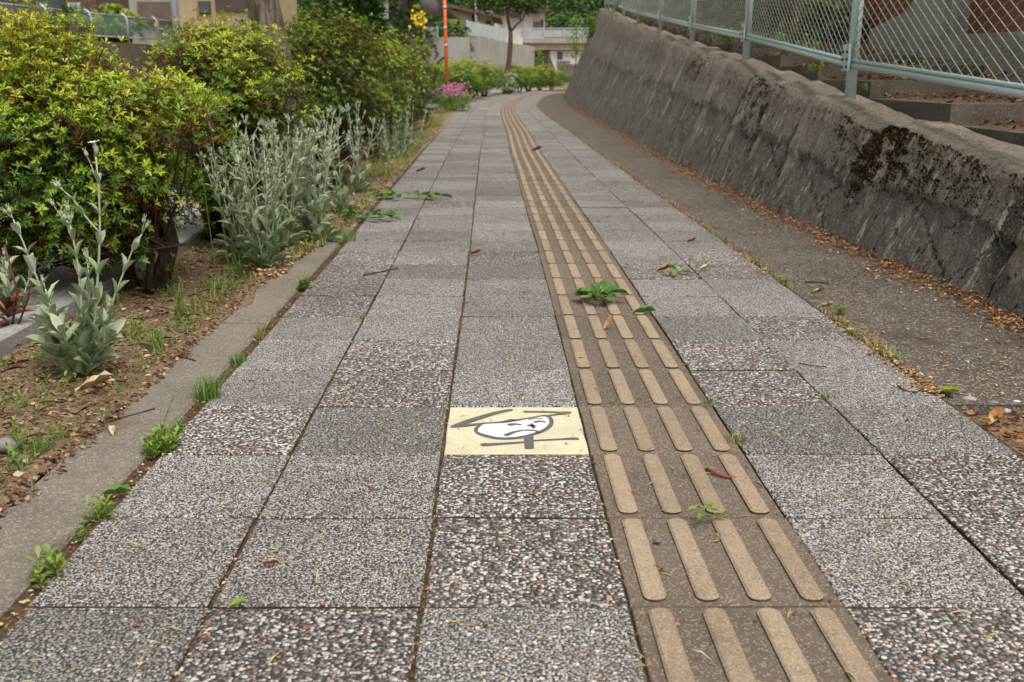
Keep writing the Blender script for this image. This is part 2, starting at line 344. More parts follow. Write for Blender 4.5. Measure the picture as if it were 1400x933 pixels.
def wallmat():
    t = NT('retaining_wall_concrete'); P = t.pos(); u = t.attr('tint')    # tint: 0 at the foot .. 1 at the rim
    B_ = (0, R(-23), 0)
    st = t.noise(t.pos((1, 6.5, .8), B_), 3.0, 7, .74, .1)   # weathering that runs down the batter
    n1 = t.noise(P, 2.6, 8, .70); n2 = t.noise(P, 26, 6, .75); n3 = t.noise(P, 120, 3, .75)
    f = t.math('ADD', t.math('ADD', t.math('MULTIPLY', st.outputs[0], .45), t.math('MULTIPLY', n1.outputs[0], .35)), t.math('MULTIPLY', n2.outputs[0], .20))
    col = t.ramp(f, [(.34, (.125, .110, .097)), (.45, (.200, .178, .156)), (.55, (.275, .247, .218)), (.68, (.42, .385, .345))])
    edge = t.math('ADD', u, t.math('ADD', t.math('MULTIPLY', n1.outputs[0], .5), t.math('MULTIPLY', n2.outputs[0], .25)))
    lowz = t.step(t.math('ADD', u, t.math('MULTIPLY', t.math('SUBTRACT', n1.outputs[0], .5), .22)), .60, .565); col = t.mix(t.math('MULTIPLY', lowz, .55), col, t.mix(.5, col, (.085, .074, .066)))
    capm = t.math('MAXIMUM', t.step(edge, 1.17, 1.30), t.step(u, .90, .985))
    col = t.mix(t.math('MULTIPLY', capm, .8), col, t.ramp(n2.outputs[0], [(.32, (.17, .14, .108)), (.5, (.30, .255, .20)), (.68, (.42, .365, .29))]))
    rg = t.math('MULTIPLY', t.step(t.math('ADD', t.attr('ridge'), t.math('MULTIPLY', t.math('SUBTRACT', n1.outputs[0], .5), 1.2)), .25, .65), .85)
    col = t.mix(rg, col, t.ramp(n2.outputs[0], [(.34, (.30, .26, .208)), (.66, (.50, .445, .37))]))  # pale mortar on each ridge, lightened further so the relief shows
    col = t.mix(t.math('MULTIPLY', t.step(t.math('ADD', t.attr('ridge'), t.math('MULTIPLY', t.math('SUBTRACT', n1.outputs[0], .5), .9)), -.25, -.65), .75), col, (.062, .052, .043))  # shade of the recess behind each ridge, painted into the colour
    col = t.mix(t.math('MULTIPLY', t.step(t.math('ADD', t.attr('groove'), t.math('MULTIPLY', t.math('SUBTRACT', n2.outputs[0], .5), .8)), .3, .7), .8), col, (.028, .022, .017))
    s2 = t.noise(t.pos((1, 10, 1.6), B_), 3.2, 3, .6, 0)
    lime = t.math('MULTIPLY', t.step(s2.outputs[0], .60, .622), t.step(n2.outputs[0], .42, .48)); lime = t.math('MULTIPLY', lime, t.math('SUBTRACT', 1.0, t.step(u, .93, .99))); col = t.mix(t.math('MULTIPLY', lime, .85), col, (.56, .52, .465))
    s3 = t.noise(t.pos((1, 13, 4.2), B_), 3.4, 4, .7); holes = t.step(s3.outputs[0], .605, .625)
    holes = t.math('MULTIPLY', holes, t.math('SUBTRACT', 1.0, t.step(u, .93, .99))); col = t.mix(t.math('MULTIPLY', holes, .9), col, (.02, .016, .012))
    s4 = t.noise(P, 1.3, 6, .7); col = t.mix(t.math('MULTIPLY', t.step(s4.outputs[0], .55, .70), .45), col, (.075, .063, .052))
    v = t.voro(P, 150); sp = t.n('ShaderNodeSeparateColor', {0: v.outputs['Color']})
    col = t.mix(t.math('MULTIPLY', t.math('GREATER_THAN', sp.outputs[0], .86), .45), col, (.46, .41, .35)); col = t.mix(t.math('MULTIPLY', t.math('LESS_THAN', sp.outputs[1], .14), .5), col, (.05, .042, .035))
    h = t.math('ADD', t.math('MULTIPLY', n2.outputs[0], 1.6), t.math('MULTIPLY', n3.outputs[0], .6))
    h = t.math('ADD', h, t.math('MULTIPLY', st.outputs[0], .25)); h = t.math('SUBTRACT', h, t.math('MULTIPLY', holes, 1.6)); h = t.math('ADD', h, t.math('MULTIPLY', capm, .5))
    return t.fin(col, .94, t.bump(h, .019, 1.0), .12)
M['wall'] = wallmat()
M['moss'] = leafmat('brown_moss', [(0, (.020, .014, .006)), (.6, (.05, .034, .010)), (1, (.085, .06, .014))], .95, 0, .05)

# ------------------------------------------------------------------ the setting: ground, path base, kerb, bed, road
YS = np.concatenate([np.arange(-1.5, 12, .25), np.arange(12, 60.1, .8)])
def ribbon(name, x0, x1, z0, mat, y0=-1.5, y1=60, kind='structure', base=None, jitter=0, z1=None, off=xo, nx=1):
    ys = np.unique(np.clip(YS, y0, y1)); V = []; F = []
    for y in ys:
        a = (x0(y) if callable(x0) else x0 + off(y)); b = (x1(y) if callable(x1) else x1 + off(y))
        for i in range(nx + 1):
            s = i / nx; V.append((a + (b - a) * s, y, z0 + ((z1 if z1 is not None else z0) - z0) * s + jitter * noise2(y * 5, i * 3.1, 5)))
    for j in range(len(ys) - 1):
        for i in range(nx): q = j * (nx + 1) + i; F.append((q, q + 1, q + nx + 2, q + nx + 1))
    o = obj(name, (V, F), mat); tag(o, kind=kind); return o
g = obj('ground', ([(-700, -300, -.34), (700, -300, -.34), (700, 900, -.34), (-700, 900, -.34)], [(0, 1, 2, 3)]), M['soil']); tag(g, kind='structure')
path = ribbon('path', -.76, 1.035, -.007, M['joint'])
gut = ribbon('gutter_strip', lambda y: 1.03 + xo(y), lambda y: xwall(y) + .05, -.006, M['gutter'], 2.24)
obj('gutter_end', ([(1.03, 2.241, -.0062), (1.70, 2.241, -.0062), (1.70, 2.236, -.05), (1.03, 2.236, -.05)], [(3, 2, 1, 0)]), M['gutter'])['kind'] = 'structure'
low = ribbon('earth_gap', lambda y: 1.03 + xo(y), lambda y: xwall(y) + .05, -.032, M['soil'], -1.5, 2.3)
bed = ribbon('planting_bed', lambda y: -1.44 + xo(y), lambda y: -.87 + xo(y), -.035, M['soil'], nx=10, jitter=.014)
road = ribbon('road', lambda y: -9.0 + xo(y), lambda y: -1.56 + xo(y), .004, M['road'])
verge = ribbon('verge', lambda y: -60 + xo(y), lambda y: -8.95 + xo(y), -.02, M['soil'])

kerb = link('kerb', None); tag(kerb, kind='structure')
for (name, xa, xb, zt, zb) in (('kerb_stone', -.905, -.744, .004, -.10), ('road_kerb_stone', -1.565, -1.455, .012, -.12)):
    y = -1.0
    while y < 46:
        y2 = y + 2.0; mb = MB(); seg = np.linspace(y + .003, y2 - .003, 5); V = []; F = []
        for yy in seg:
            o_ = float(xo(yy)); b_ = .008
            V += [(xa + o_, yy, zb), (xa + o_, yy, zt - b_), (xa + o_ + b_, yy, zt), (xb + o_ - b_, yy, zt), (xb + o_, yy, zt - b_), (xb + o_, yy, zb)]
        for j in range(4):
            for i in range(5): q = j * 6 + i; F.append((q, q + 6, q + 7, q + 1))
        F += [tuple(range(6)), tuple(24 + i for i in range(5, -1, -1))]
        obj(name, (V, F), M['kerb'] if name == 'kerb_stone' else M['road'], kerb); y = y2

def spill_edge(y): return -.75 + .020 * noise1(y * 2.4, 3) + .012 * noise1(y * 7, 4) - .13 * np.clip((4.9 - y) / 1.3, 0, 1) - .03 * np.maximum(0, (y - 9) / 8)
V = []; F = []; ysp = np.concatenate([np.arange(3.6, 12, .06), np.arange(12, 60, .5)])
for y in ysp:
    for q in range(7): t_ = q / 6; V.append((-.95 + (float(spill_edge(y)) + .95) * t_ + float(xo(y)), y, -.006 + .020 * math.sin(math.pi * min(1, t_ * .9 + .12)) ** .7 + (.005 * float(noise2(y * 8, q * 2.3, 41)) if q < 6 else 0)))
for j in range(len(ysp) - 1):
    for q in range(6): a_ = j * 7 + q; F.append((a_, a_ + 1, a_ + 8, a_ + 7))
tag(obj('soil_spill', (V, F), M['soil'], None, None, True), kind='structure')
V = []; F = []; ysp = np.arange(.3, 3.9, .03)
for y in ysp:
    e_ = -.884 + .030 * float(noise1(y * 3.1, 51)) + .016 * float(noise1(y * 11, 52))
    for q in range(6): t_ = q / 5; V.append((-1.0 + (e_ + 1.0) * t_ + float(xo(y)), y, -.030 + .042 * math.sin(math.pi * .5 * min(1, t_ / .8)) - .012 * max(0, (t_ - .8) / .2) + .005 * float(noise2(y * 14, q * 2.3, 43))))
for j in range(len(ysp) - 1):
    for q in range(5): a_ = j * 6 + q; F.append((a_, a_ + 1, a_ + 7, a_ + 6))
tag(obj('soil_bank', (V, F), M['soil'], None, None, True), kind='structure')
# ------------------------------------------------------------------ pavers, guide tiles, picture tile
ROW0, PITCHY = 1.306, .301
COLX = [-.716, -.452, -.146, .153, .465, .742, 1.018]      # lines between columns at Y = 2.2
def yline(k): return ROW0 + PITCHY * k
def quad_corners(c, k, gx=.0024, gy=.0027):
    y0, y1 = yline(k) + gy, yline(k + 1) - gy
    j = .002 * noise1(k * 1.7, c); ga = gx * (1.25 if c in (1, 2) else .8); gb = gx * (1.25 if c in (0, 1) else .8)
    f = lambda y: float(xo(y)); w0 = -.03 * max(0, (y0 - 9) / 8) if c == 0 else 0
    return (COLX[c] + f(y0) + ga + j + w0, COLX[c + 1] + f(y0) - gb + j, COLX[c] + f(y1) + ga + j + w0, COLX[c + 1] + f(y1) - gb + j, y0, y1)
def paver_mesh(c, k, detail=4, dz=0.0):
    xa0, xb0, xa1, xb1, y0, y1 = quad_corners(c, k); n = detail; out = []
    P = [(xa0, y0), (xb0, y0), (xb1, y1), (xa1, y1)]
    for i in range(4):
        a, b = P[i], P[(i + 1) % 4]
        for s in range(n):
            t_ = s / n; q = (a[0] + (b[0] - a[0]) * t_, a[1] + (b[1] - a[1]) * t_); jt = .0011 if n > 1 else 0
            out.append((q[0] + RS.uniform(-jt, jt), q[1] + RS.uniform(-jt, jt)))
    m = len(out); cx = sum(p[0] for p in out) / m; cy = sum(p[1] for p in out) / m
    tx, ty = RS.uniform(-.006, .006, 2); V = []; bv = .0022
    hz = lambda x, y: dz + (x - cx) * tx + (y - cy) * ty
    for (x, y) in out: V.append((x, y, -.03))
    for (x, y) in out: V.append((x, y, hz(x, y) - bv))
    for (x, y) in out:
        dx, dy = cx - x, cy - y; L = math.hypot(dx, dy); V.append((x + dx / L * bv, y + dy / L * bv, hz(x, y)))
    F = []
    for i in range(m):
        j = (i + 1) % m; F += [(i, j, m + j, m + i), (m + i, m + j, 2 * m + j, 2 * m + i)]
    F.append(tuple(2 * m + i for i in range(m)))
    return V, F
# which stone each near paver is made of: f fine, c coarse, s slate (rows from the camera outwards; columns left to right of the guide tiles)
MAP = {-2: 'cfs cf', -1: 'fsc fc', 0: 'scs cc', 1: 'ffc fc', 2: 'ffc fc', 3: 'cs* ss', 4: 'fcf cf', 5: 'fcf cf', 6: 'sfs sc', 7: 'cff ff', 8: 'cff ff', 9: 'css cc', 10: 'cfc fc', 11: 'fff fs', 12: 'ssf sf'}
cols = [0, 1, 2, 4, 5]
stuffV = {'f': MB(), 'c': MB(), 's': MB(), 't': MB(), 'b': MB()}
def bar_mesh(x0, y0, x1, y1, hw=.017, h=.0062, z=0.0, n=5):
    out = []; d = Vector((x1 - x0, y1 - y0)).normalized(); s = Vector((d.y, -d.x)); r = hw * .72
    for (cx, cy, sg) in ((x1, y1, 1), (x0, y0, -1)):
        for q in range(n + 1):
            a = math.pi * q / n; v = s * (math.cos(a) * hw) * sg + d * (math.sin(a) * r) * sg; out.append((cx - d.x * r * sg + v.x, cy - d.y * r * sg + v.y))
    m = len(out); cx = (x0 + x1) / 2; cy = (y0 + y1) / 2; V = [(x, y, z - .001) for x, y in out] + [(x, y, z + h * .55) for x, y in out]
    for (x, y) in out:
        t_ = (x - cx) * d.x + (y - cy) * d.y; l_ = (x - cx) * s.x + (y - cy) * s.y; half = math.hypot(x1 - x0, y1 - y0) / 2
        V.append((cx + d.x * t_ * (1 - .004 / half) + s.x * l_ * .78, cy + d.y * t_ * (1 - .004 / half) + s.y * l_ * .78, z + h))
    F = []
    for i in range(m):
        j = (i + 1) % m; F += [(i, m + i, m + j, j), (m + i, 2 * m + i, 2 * m + j, m + j)]
    F.append(tuple(2 * m + i for i in range(m - 1, -1, -1)))
    return V, F
PT = None
def dirty(me, lim=.3):
    me.materials.append(M['joint'])
    for p in me.polygons:
        if abs(p.normal.z) < lim: p.material_index = 1
for k in range(-4, 160):
    row = MAP.get(k + 1); ci = 0
    for c in cols:
        ch = row.replace(' ', '')[ci] if row else RS.choice(list('ffffsssc')); ci += 1
        dz = RS.uniform(-.0015, .0015)
        if k < 55:
            mt = M[{'f': 'paver_fine', 'c': 'paver_coarse', 's': 'paver_slate', '*': 'tile_cream'}[ch]]
            o = obj('picture_tile' if ch == '*' else 'paver', paver_mesh(c, k, 5 if k < 12 else 1, 0.0 if ch == '*' else dz), mt, path)
            if ch == '*': PT = o; o['label'] = 'cream paving tile with a grey line drawing of a round face'
            if k < 30: dirty(o.data)
        else: V, F = paver_mesh(c, k, 1, dz); stuffV[ch].add(V, F)
    V, F = paver_mesh(3, k, 4 if k < 12 else 1, 0.0)
    if k < 58: gt = obj('guide_tile', (V, F), M['guide_base'], path)
    else: stuffV['t'].add(V, F)
    for i in range(4):
        y0, y1 = yline(k) + .011, yline(k + 1) - .011; ox = COLX[3] + .0405 + .077 * i
        V, F = bar_mesh(ox + float(xo(y0)), y0, ox + float(xo(y1)), y1, n=5 if k < 14 else 2)
        if k < 58:
            gb = obj('guide_bar', (V, F), M['guide_bar'], gt)
            if k < 24: dirty(gb.data, .45)
        else: stuffV['b'].add(V, F)
for ch, nm, mt in (('f', 'paver', 'paver_fine'), ('c', 'paver', 'paver_coarse'), ('s', 'paver', 'paver_slate'), ('t', 'guide_tile', 'guide_base'), ('b', 'guide_bar', 'guide_bar')):
    stuffV[ch].obj('distant_' + nm, M[mt], path, kind='stuff')

# drawing on the picture tile: raised inlay pieces
def zt(x, y): return ground(590 + x / 6.087, 540 + y / 6.087)
def stroke(pts, w, z, name='drawn_line', mat='tile_grey'):
    P = [Vector(zt(*p[:2])) for p in pts]; ws = [p[2] if len(p) > 2 else w for p in pts]
    Q = []; W = []
    for i in range(len(P) - 1):
        for s in range(6):
            t_ = s / 6; p0 = P[max(i - 1, 0)]; p1 = P[i]; p2 = P[i + 1]; p3 = P[min(i + 2, len(P) - 1)]
            Q.append(.5 * ((2 * p1) + (p2 - p0) * t_ + (2 * p0 - 5 * p1 + 4 * p2 - p3) * t_ ** 2 + (3 * p1 - p0 - 3 * p2 + p3) * t_ ** 3)); W.append(ws[i] * (1 - t_) + ws[i + 1] * t_)
    Q.append(P[-1]); W.append(ws[-1]); L = []; Rr = []
    for i, q in enumerate(Q):
        d = (Q[min(i + 1, len(Q) - 1)] - Q[max(i - 1, 0)]).normalized(); s = Vector((-d.y, d.x)); L.append(q + s * W[i] / 2); Rr.append(q - s * W[i] / 2)
    d = (Q[-1] - Q[-2]).normalized(); s = Vector((-d.y, d.x)); cap = [Q[-1] + s * (W[-1] / 2 * math.cos(a)) + d * (W[-1] / 2 * math.sin(a)) for a in (.5, 1.05, 1.57, 2.1, 2.65)]
    d0 = (Q[0] - Q[1]).normalized(); s0 = Vector((-d0.y, d0.x)); cap0 = [Q[0] + s0 * (W[0] / 2 * math.cos(a)) + d0 * (W[0] / 2 * math.sin(a)) for a in (.5, 1.05, 1.57, 2.1, 2.65)]
    V = [(p.x, p.y, z) for p in L] + [(p.x, p.y, z) for p in Rr]; n = len(Q); F = [(i, n + i, n + i + 1, i + 1) for i in range(n - 1)]
    b = len(V); V += [(p.x, p.y, z) for p in cap]; F.append((n - 1, 2 * n - 1, *[b + i for i in range(4, -1, -1)]))
    b = len(V); V += [(p.x, p.y, z) for p in cap0]; F.append((n, 0, *[b + i for i in range(4, -1, -1)]))
    return obj(name, (V, F), M[mat], PT)
def patch(pts, z, mat, name):
    P = [zt(*p) for p in pts]; n = len(P); Q = []
    for i in range(n):
        for s in range(5):
            t_ = s / 5; p0, p1, p2, p3 = (np.array(P[(i + a) % n]) for a in (-1, 0, 1, 2))
            Q.append(.5 * ((2 * p1) + (p2 - p0) * t_ + (2 * p0 - 5 * p1 + 4 * p2 - p3) * t_ ** 2 + (3 * p1 - p0 - 3 * p2 + p3) * t_ ** 3))
    return obj(name, ([(q[0], q[1], z) for q in Q], [tuple(range(len(Q) - 1, -1, -1))]), M[mat], PT)
patch([(352, 295), (380, 260), (440, 236), (600, 222), (800, 193), (930, 170), (990, 182), (1016, 222), (1004, 265), (950, 305), (850, 342), (740, 368), (600, 376), (480, 362), (385, 330)], .0010, 'tile_grey', 'face_outline')
patch([(386, 300), (410, 268), (450, 250), (620, 240), (800, 209), (930, 188), (972, 205), (976, 245), (940, 283), (880, 312), (780, 342), (680, 358), (560, 359), (450, 335), (397, 318)], .0018, 'tile_white', 'face')
stroke([(655, 129, .014), (520, 158, .017), (330, 216, .021), (200, 262, .018)], .02, .0011)
stroke([(180, 267, .013), (300, 258, .012), (440, 240, .010)], .012, .0014)
stroke([(780, 143, .011), (960, 146, .011), (1140, 151, .014)], .012, .0011)
stroke([(1140, 156, .012), (1060, 165, .010), (985, 176, .010)], .01, .0014)
stroke([(440, 418, .017), (520, 415, .013), (770, 397, .009), (850, 385, .008), (1080, 373, .010), (1180, 368, .016), (1208, 371, .011)], .012, .0011)
q = [zt(*p) for p in ((768, 348), (848, 346), (853, 452), (777, 455))]; obj('neck', ([(a, b, .0016) for a, b in q], [(3, 2, 1, 0)]), M['tile_grey'], PT)
for pts, wd in (([(628, 342, .014), (690, 318, .010), (770, 303, .007), (850, 305, .007), (905, 318, .008)], .01), ([(660, 256, .016), (700, 252, .010), (740, 258, .006)], .01), ([(605, 231, .009), (670, 216, .009), (735, 221, .005)], .01),
                ([(808, 262, .008), (835, 266, .012), (862, 268, .008)], .01), ([(832, 250, .006), (850, 284, .008)], .008), ([(868, 234, .012), (905, 228, .010), (948, 236, .005)], .01), ([(810, 214, .004), (870, 206, .005), (925, 207, .005)], .005)):
    stroke(pts, wd, .0026, 'face_line')

# ------------------------------------------------------------------ retaining wall on the right
wall = thing('retaining_wall', 'long sloping grey concrete retaining wall beside the path on the right', 'wall', (0, 0, 0))
PAN = [-1.0, 0.5, 2.05, 3.35, 4.75, 5.95, 6.75, 7.55, 8.9, 9.7, 10.9, 12.4, 14.1, 15.9, 17.8, 19.7, 21.7, 23.6, 25.7, 27.8, 30.0, 32.4, 35, 38, 41.5, 45, 50, 56]
def wall_profile(y, ph, seed):
    """cross-section points (x, z, u) from foot to the back edge of the rim; ph 0..1 across the panel (near end to far end)"""
    h = float(hrim(y)); xb = float(xwall(y)); pts = []
    saw = min(1.0, ph / .66) ** 1.7 if ph < .91 else ((1 - ph) / .09) ** .6          # each panel grows proud to its far end, then drops back
    amp = .050 + .016 * math.sin(seed * 1.3); h2 = h + .058 * (saw - .5) + .005 * float(noise1(y * 5.3, 9)) + .004 * float(noise1(y * 19, 10)) + .003 * float(noise1(y * 47, 11))
    NZ = 30
    for i in range(NZ + 1):
        u = i / NZ; z = -.08 + (h2 + .08) * u
        r = .010 * max(0, (u - .95) / .05) ** 2                     # slightly worn rim
        rib = .011 * float(noise1(y * 6.2 + .25 * u, 3)) + .009 * float(noise2(y * 13, u * 2.0, 4)) + .006 * float(noise2(y * 31, u * 7, 6)) + .004 * float(noise2(y * 60, u * 22, 7))
        e = (u - .58 + .07 * float(noise1(y * 2.3, 12)) + .03 * float(noise1(y * 9, 13))) / .012
        step_ = -.020 * max(0, min(1, e))     # the rim mortar stands proud
        pr = -amp * (saw - .4) * (.35 + .65 * u) + rib + step_ + r
        gv = 0.0                                                # open joints between the stones laid on edge, below the mortar
        if u < .62:
            q = z * 1.09; g1 = abs(((y * .95 + q * .85 + .02 * float(noise1(y * 3, 21))) / .30) % 1 - .5); g2 = abs(((y * .55 - q * 1.15 + .03 * float(noise1(q * 5 + y, 22))) / .36) % 1 - .5)
            gv = max(max(0, 1 - g1 / .050) * (float(noise1(y * 4.1 + q * 3, 23)) > -.35), max(0, 1 - g2 / .040) * (float(noise1(y * 2.7 - q * 6, 24)) > -.1)) * min(1, (.62 - u) / .06)
        pts.append((xb + BAT * z + pr + .012 * gv, z, u, gv))
    x, z = pts[-1][:2]
    for (dx, dz) in ((.02, .002), (.05, .004), (.09, .006), (.13, .008), (.18, .006), (.24, .002), (.30, -.02), (.32, -.5)): k_ = min(1, dx / .13); zs = h + .040 * (min(1, ph / .8) - .5); pts.append(((x * (1 - k_) + (xb + BAT * h) * k_) + dx, z * (1 - k_) + zs * k_ + dz + (.009 * float(noise2(y * 9, dx * 30, 8)) + .005 * float(noise2(y * 25, dx * 60, 9)) if dx < .29 else 0), 1.0, 0.0))
    return pts
for a, b in zip(PAN[:-1], PAN[1:]):
    n = int(max(10, (b - a) / (.02 if a < 9 else .05 if a < 20 else .14))); V = []; T = []; F = []; RG = []; GV = []
    for j in range(n + 1):
        y = a + (b - a) * j / n
        for (x, z, u, gv) in wall_profile(y, j / n, int(a * 10)): V.append((x, y, z)); T.append(u); GV.append(gv); RG.append((max(0, 1 - abs(j / n - .86) * (b - a) / (.20 + .08 * math.sin(a * 7))) - 1.0 * max(0, 1 - abs(j / n - .03) * (b - a) / .16)) * min(1, max(0, u * 2.0 - .15)))  # RG: positive is pale mortar ridge, negative is painted recess shade
    m = len(V) // (n + 1)
    for j in range(n):
        for i in range(m - 1): q = j * m + i; F.append((q, q + m, q + m + 1, q + 1))
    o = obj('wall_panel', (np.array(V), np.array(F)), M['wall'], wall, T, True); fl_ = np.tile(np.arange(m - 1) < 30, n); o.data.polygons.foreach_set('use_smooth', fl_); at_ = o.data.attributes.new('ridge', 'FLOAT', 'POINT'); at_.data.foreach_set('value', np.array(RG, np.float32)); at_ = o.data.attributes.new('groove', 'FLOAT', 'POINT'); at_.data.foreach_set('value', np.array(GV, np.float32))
# moss cushions on the wall face
def wall_point(y, u, lift=0.0):
    a = max(p for p in PAN if p <= y); b = min(p for p in PAN if p > y); pr = wall_profile(y, (y - a) / (b - a), int(a * 10)); uu = min(29.99, max(0, u * 30)); i = int(uu); w_ = uu - i; return np.array((pr[i][0] * (1 - w_) + pr[i + 1][0] * w_ - lift, y, pr[i][1] * (1 - w_) + pr[i + 1][1] * w_ + lift * .4))
mp = []; md = []; mt_ = []
for (px, py, Yc, su, sy, n) in ((1215, 205, 4.55, .14, .24, 6500), (1190, 218, 4.75, .10, .14, 2200), (1265, 240, 4.1, .05, .14, 700), (1052, 140, 7.0, .13, .26, 3600), (965, 90, 10, .07, .25, 1200), (1330, 230, 3.7, .10, .22, 900), (1140, 170, 5.2, .10, .08, 500), (1320, 262, 3.75, .05, .2, 400)):
    u0 = min(.88, at(px, py, Yc)[2] / float(hrim(Yc)))
    for _ in range(n):
        dy = RS.normal(0, sy); du = RS.normal(0, su)
        if noise2(dy * 16 + Yc * 3, du * 22, 21) < -.02: continue
        p = wall_point(Yc + dy, min(.97, u0 + du), -.002); mp.append(p); md.append(RS.normal(0, 1, 3)); mt_.append(RS.rand())
V, F, n = leaves(mp, np.array(md) + np.array((-.5, 0, .6)), np.tile((-.9, 0, .42), (len(mp), 1)) + np.array(md) * .7, RS.uniform(.008, .018, len(mp)), RS.uniform(.008, .015, len(mp)))
obj('moss', (V, F), M['moss'], wall, np.repeat(mt_, n), kind='stuff')

# ------------------------------------------------------------------ chain-link fence on the wall
fence = thing('chain_link_fence', 'pale green chain-link fence standing on the retaining wall', 'fence', (0, 0, 0))
POSTY = [2.6, 5.7, 8.65, 11.9, 15.4, 19.2, 23.0, 27.1, 31.1, 35.2, 39.3]
def foot(y): return np.array((float(xwall(y)) + BAT * float(hrim(y)) + .13, y, float(hrim(y)) - .03))
FH, RB = 1.25, .235
for y in POSTY:
    f = foot(y); mb = MB(); mb.tube([f + (0, 0, -.02), f + (0, 0, FH)], .031, 14); mb.tube([f + (0, 0, FH), f + (0, 0, FH + .012)], [.033, .020], 14); mb.obj('post', M['fence_paint'], fence, True)
    for s in (-1, 1):
        bp = MB(); bp.box(f[0] - .045, f[0] - .033, y + s * .036 - .018, y + s * .036 + .018, f[2] + RB - .03, f[2] + RB + .11); o = bp.obj('bracket', M['fence_paint'], fence)
        for zz in (0, .04, .08):
            if y < 13: bb = MB(); bb.tube([(f[0] - .052, y + s * .036, f[2] + RB - .01 + zz), (f[0] - .043, y + s * .036, f[2] + RB - .01 + zz)], .008, 6); bb.obj('bolt', M['bolt'], o)
for y0, y1 in zip(POSTY[:-1], POSTY[1:]):
    A, B = foot(y0) + (-.012, 0, RB), foot(y1) + (-.012, 0, RB); d = B - A; Lh = float(np.linalg.norm(d)); d = d / Lh
    mb = MB(); up = np.array((0, 0, 1.0))
    mb.tube([A, B], .017, 8); mb.tube([A + (-.004, 0, .026), B + (-.004, 0, .026)], .011, 6); mb.obj('bottom_rail', M['fence_paint'], fence, True)
    mb = MB(); mb.tube([A + (0, 0, FH - RB - .03), B + (0, 0, FH - RB - .03)], .020, 8); mb.obj('top_rail', M['fence_paint'], fence, True)
    for (P, s) in ((A, .045), (B, -.045)): mb = MB(); mb.tube([P + d * s, P + d * s + up * (FH - RB - .03)], .007, 6); mb.obj('mesh_frame', M['fence_paint'], fence, True)
    mb = MB(); Hh = FH - RB - .05; sp = .100; z0 = .03; run = Hh / .52
    for sg in (1, -1):
        k = -run
        while k < Lh:
            s0 = k; t0 = max(0, (.04 - s0) / run); t1 = min(1, (Lh - .04 - s0) / run)
            if t1 > t0 + .01:
                za, zb = (z0 + Hh * t0, z0 + Hh * t1) if sg > 0 else (z0 + Hh * (1 - t0), z0 + Hh * (1 - t1))
                mb.tube([A + d * (s0 + run * t0) + up * za + np.array((.003 * sg, 0, 0)), A + d * (s0 + run * t1) + up * zb + np.array((.003 * sg, 0, 0))], .0019 if y0 < 12 else .0022, 4, cap=False)
            k += sp
    mb.obj('wire_mesh', M['wire'], fence)

# terrace with concrete steps behind the wall
terr = link('terrace', None); tag(terr, kind='structure')
TREAD = 1.15
def tread_top(y): k_ = math.floor((y - .2) / TREAD); return float(hrim(.2 + TREAD * (k_ + .95))) + .005
y = 0.2
while y < 34:
    xa = float(xwall(y + .5)) + BAT * float(hrim(y + .5)) + .31; zt_ = tread_top(y + .1)
    mb = MB(); mb.box(xa, xa + 1.25, y + .003, y + TREAD, zt_ - .6, zt_); mb.obj('step', M['step'], terr)
    y += TREAD
V = []; F = []; ys = np.arange(-1, 46, .4); xs = np.array([.27, .5, .8, 1.1, 1.4, 1.8, 2.6, 6, 30, 120])
for yy in ys:
    for xx in xs: V.append((float(xwall(yy)) + BAT * float(hrim(yy)) + xx, yy, float(hrim(yy)) - .03 + .03 * float(noise2(yy * 3, xx * 4, 31)) + (.10 * min(1, max(0, xx - .9)))))
n = len(xs)
for j in range(len(ys) - 1):
    for i in range(n - 1): q = j * n + i; F.append((q, q + 1, q + n + 1, q + n))
tag(obj('embankment', (V, F), M['soil']), kind='structure')

# ------------------------------------------------------------------ litter helpers
def scatter_flakes(name, P, size, tint, mat='litter', up=.35, tmpl=LEAF5, wr=(.35, .7), parent=None, kind='stuff'):
    P = np.asarray(P, float); N = len(P); az = RS.uniform(0, 2 * math.pi, N); d = np.stack([np.cos(az), np.sin(az), RS.normal(0, .18, N)], 1); nr = np.stack([RS.normal(0, up, N), RS.normal(0, up, N), np.ones(N)], 1)
    L = RS.uniform(size[0], size[1], N); V, F, n = leaves(P, d, nr, L, L * RS.uniform(wr[0], wr[1], N), tmpl); o = obj(name, (V, F), M[mat], parent, np.repeat(tint, n)); o['kind'] = kind; return o
def ygrid(n, y0, y1, pw=1.0): return y0 + (y1 - y0) * RS.rand(n) ** pw
# along the foot of the wall
n = 15000; y = ygrid(n, 2.4, 26, 1.7); x = np.array([float(xwall(q)) for q in y]) - np.abs(RS.normal(0, .075, n)) - .004 + .045 * noise1(y * 3, 2) ** 2
scatter_flakes('leaf_litter', np.stack([x, y, RS.uniform(-.004, .014, n)], 1), (.006, .022), RS.beta(2, 2.2, n) * .95)
n = 5200; y = ygrid(n, 2.3, 26, 1.9); x = 1.025 + np.array([float(xo(q)) for q in y]) + RS.normal(0, .018, n)
keep = noise1(y * 2.2, 5) > -.55
scatter_flakes('joint_litter', np.stack([x, y, RS.uniform(-.003, .007, n)], 1)[keep], (.005, .018), (RS.beta(2.4, 2, n))[keep])
n = 7000; y = ygrid(n, 2.3, 22, 1.6); s = RS.rand(n); x = (1.04 + np.array([float(xo(q)) for q in y])) * (1 - s) + np.array([float(xwall(q)) for q in y]) * s
scatter_flakes('gutter_litter', np.stack([x, y, np.full(n, -.002)], 1), (.004, .017), RS.beta(3, 2, n), wr=(.15, .5), up=.12)
n = 1500; y = RS.uniform(1.0, 2.24, n); s = RS.rand(n); x = 1.04 * (1 - s) + 1.66 * s
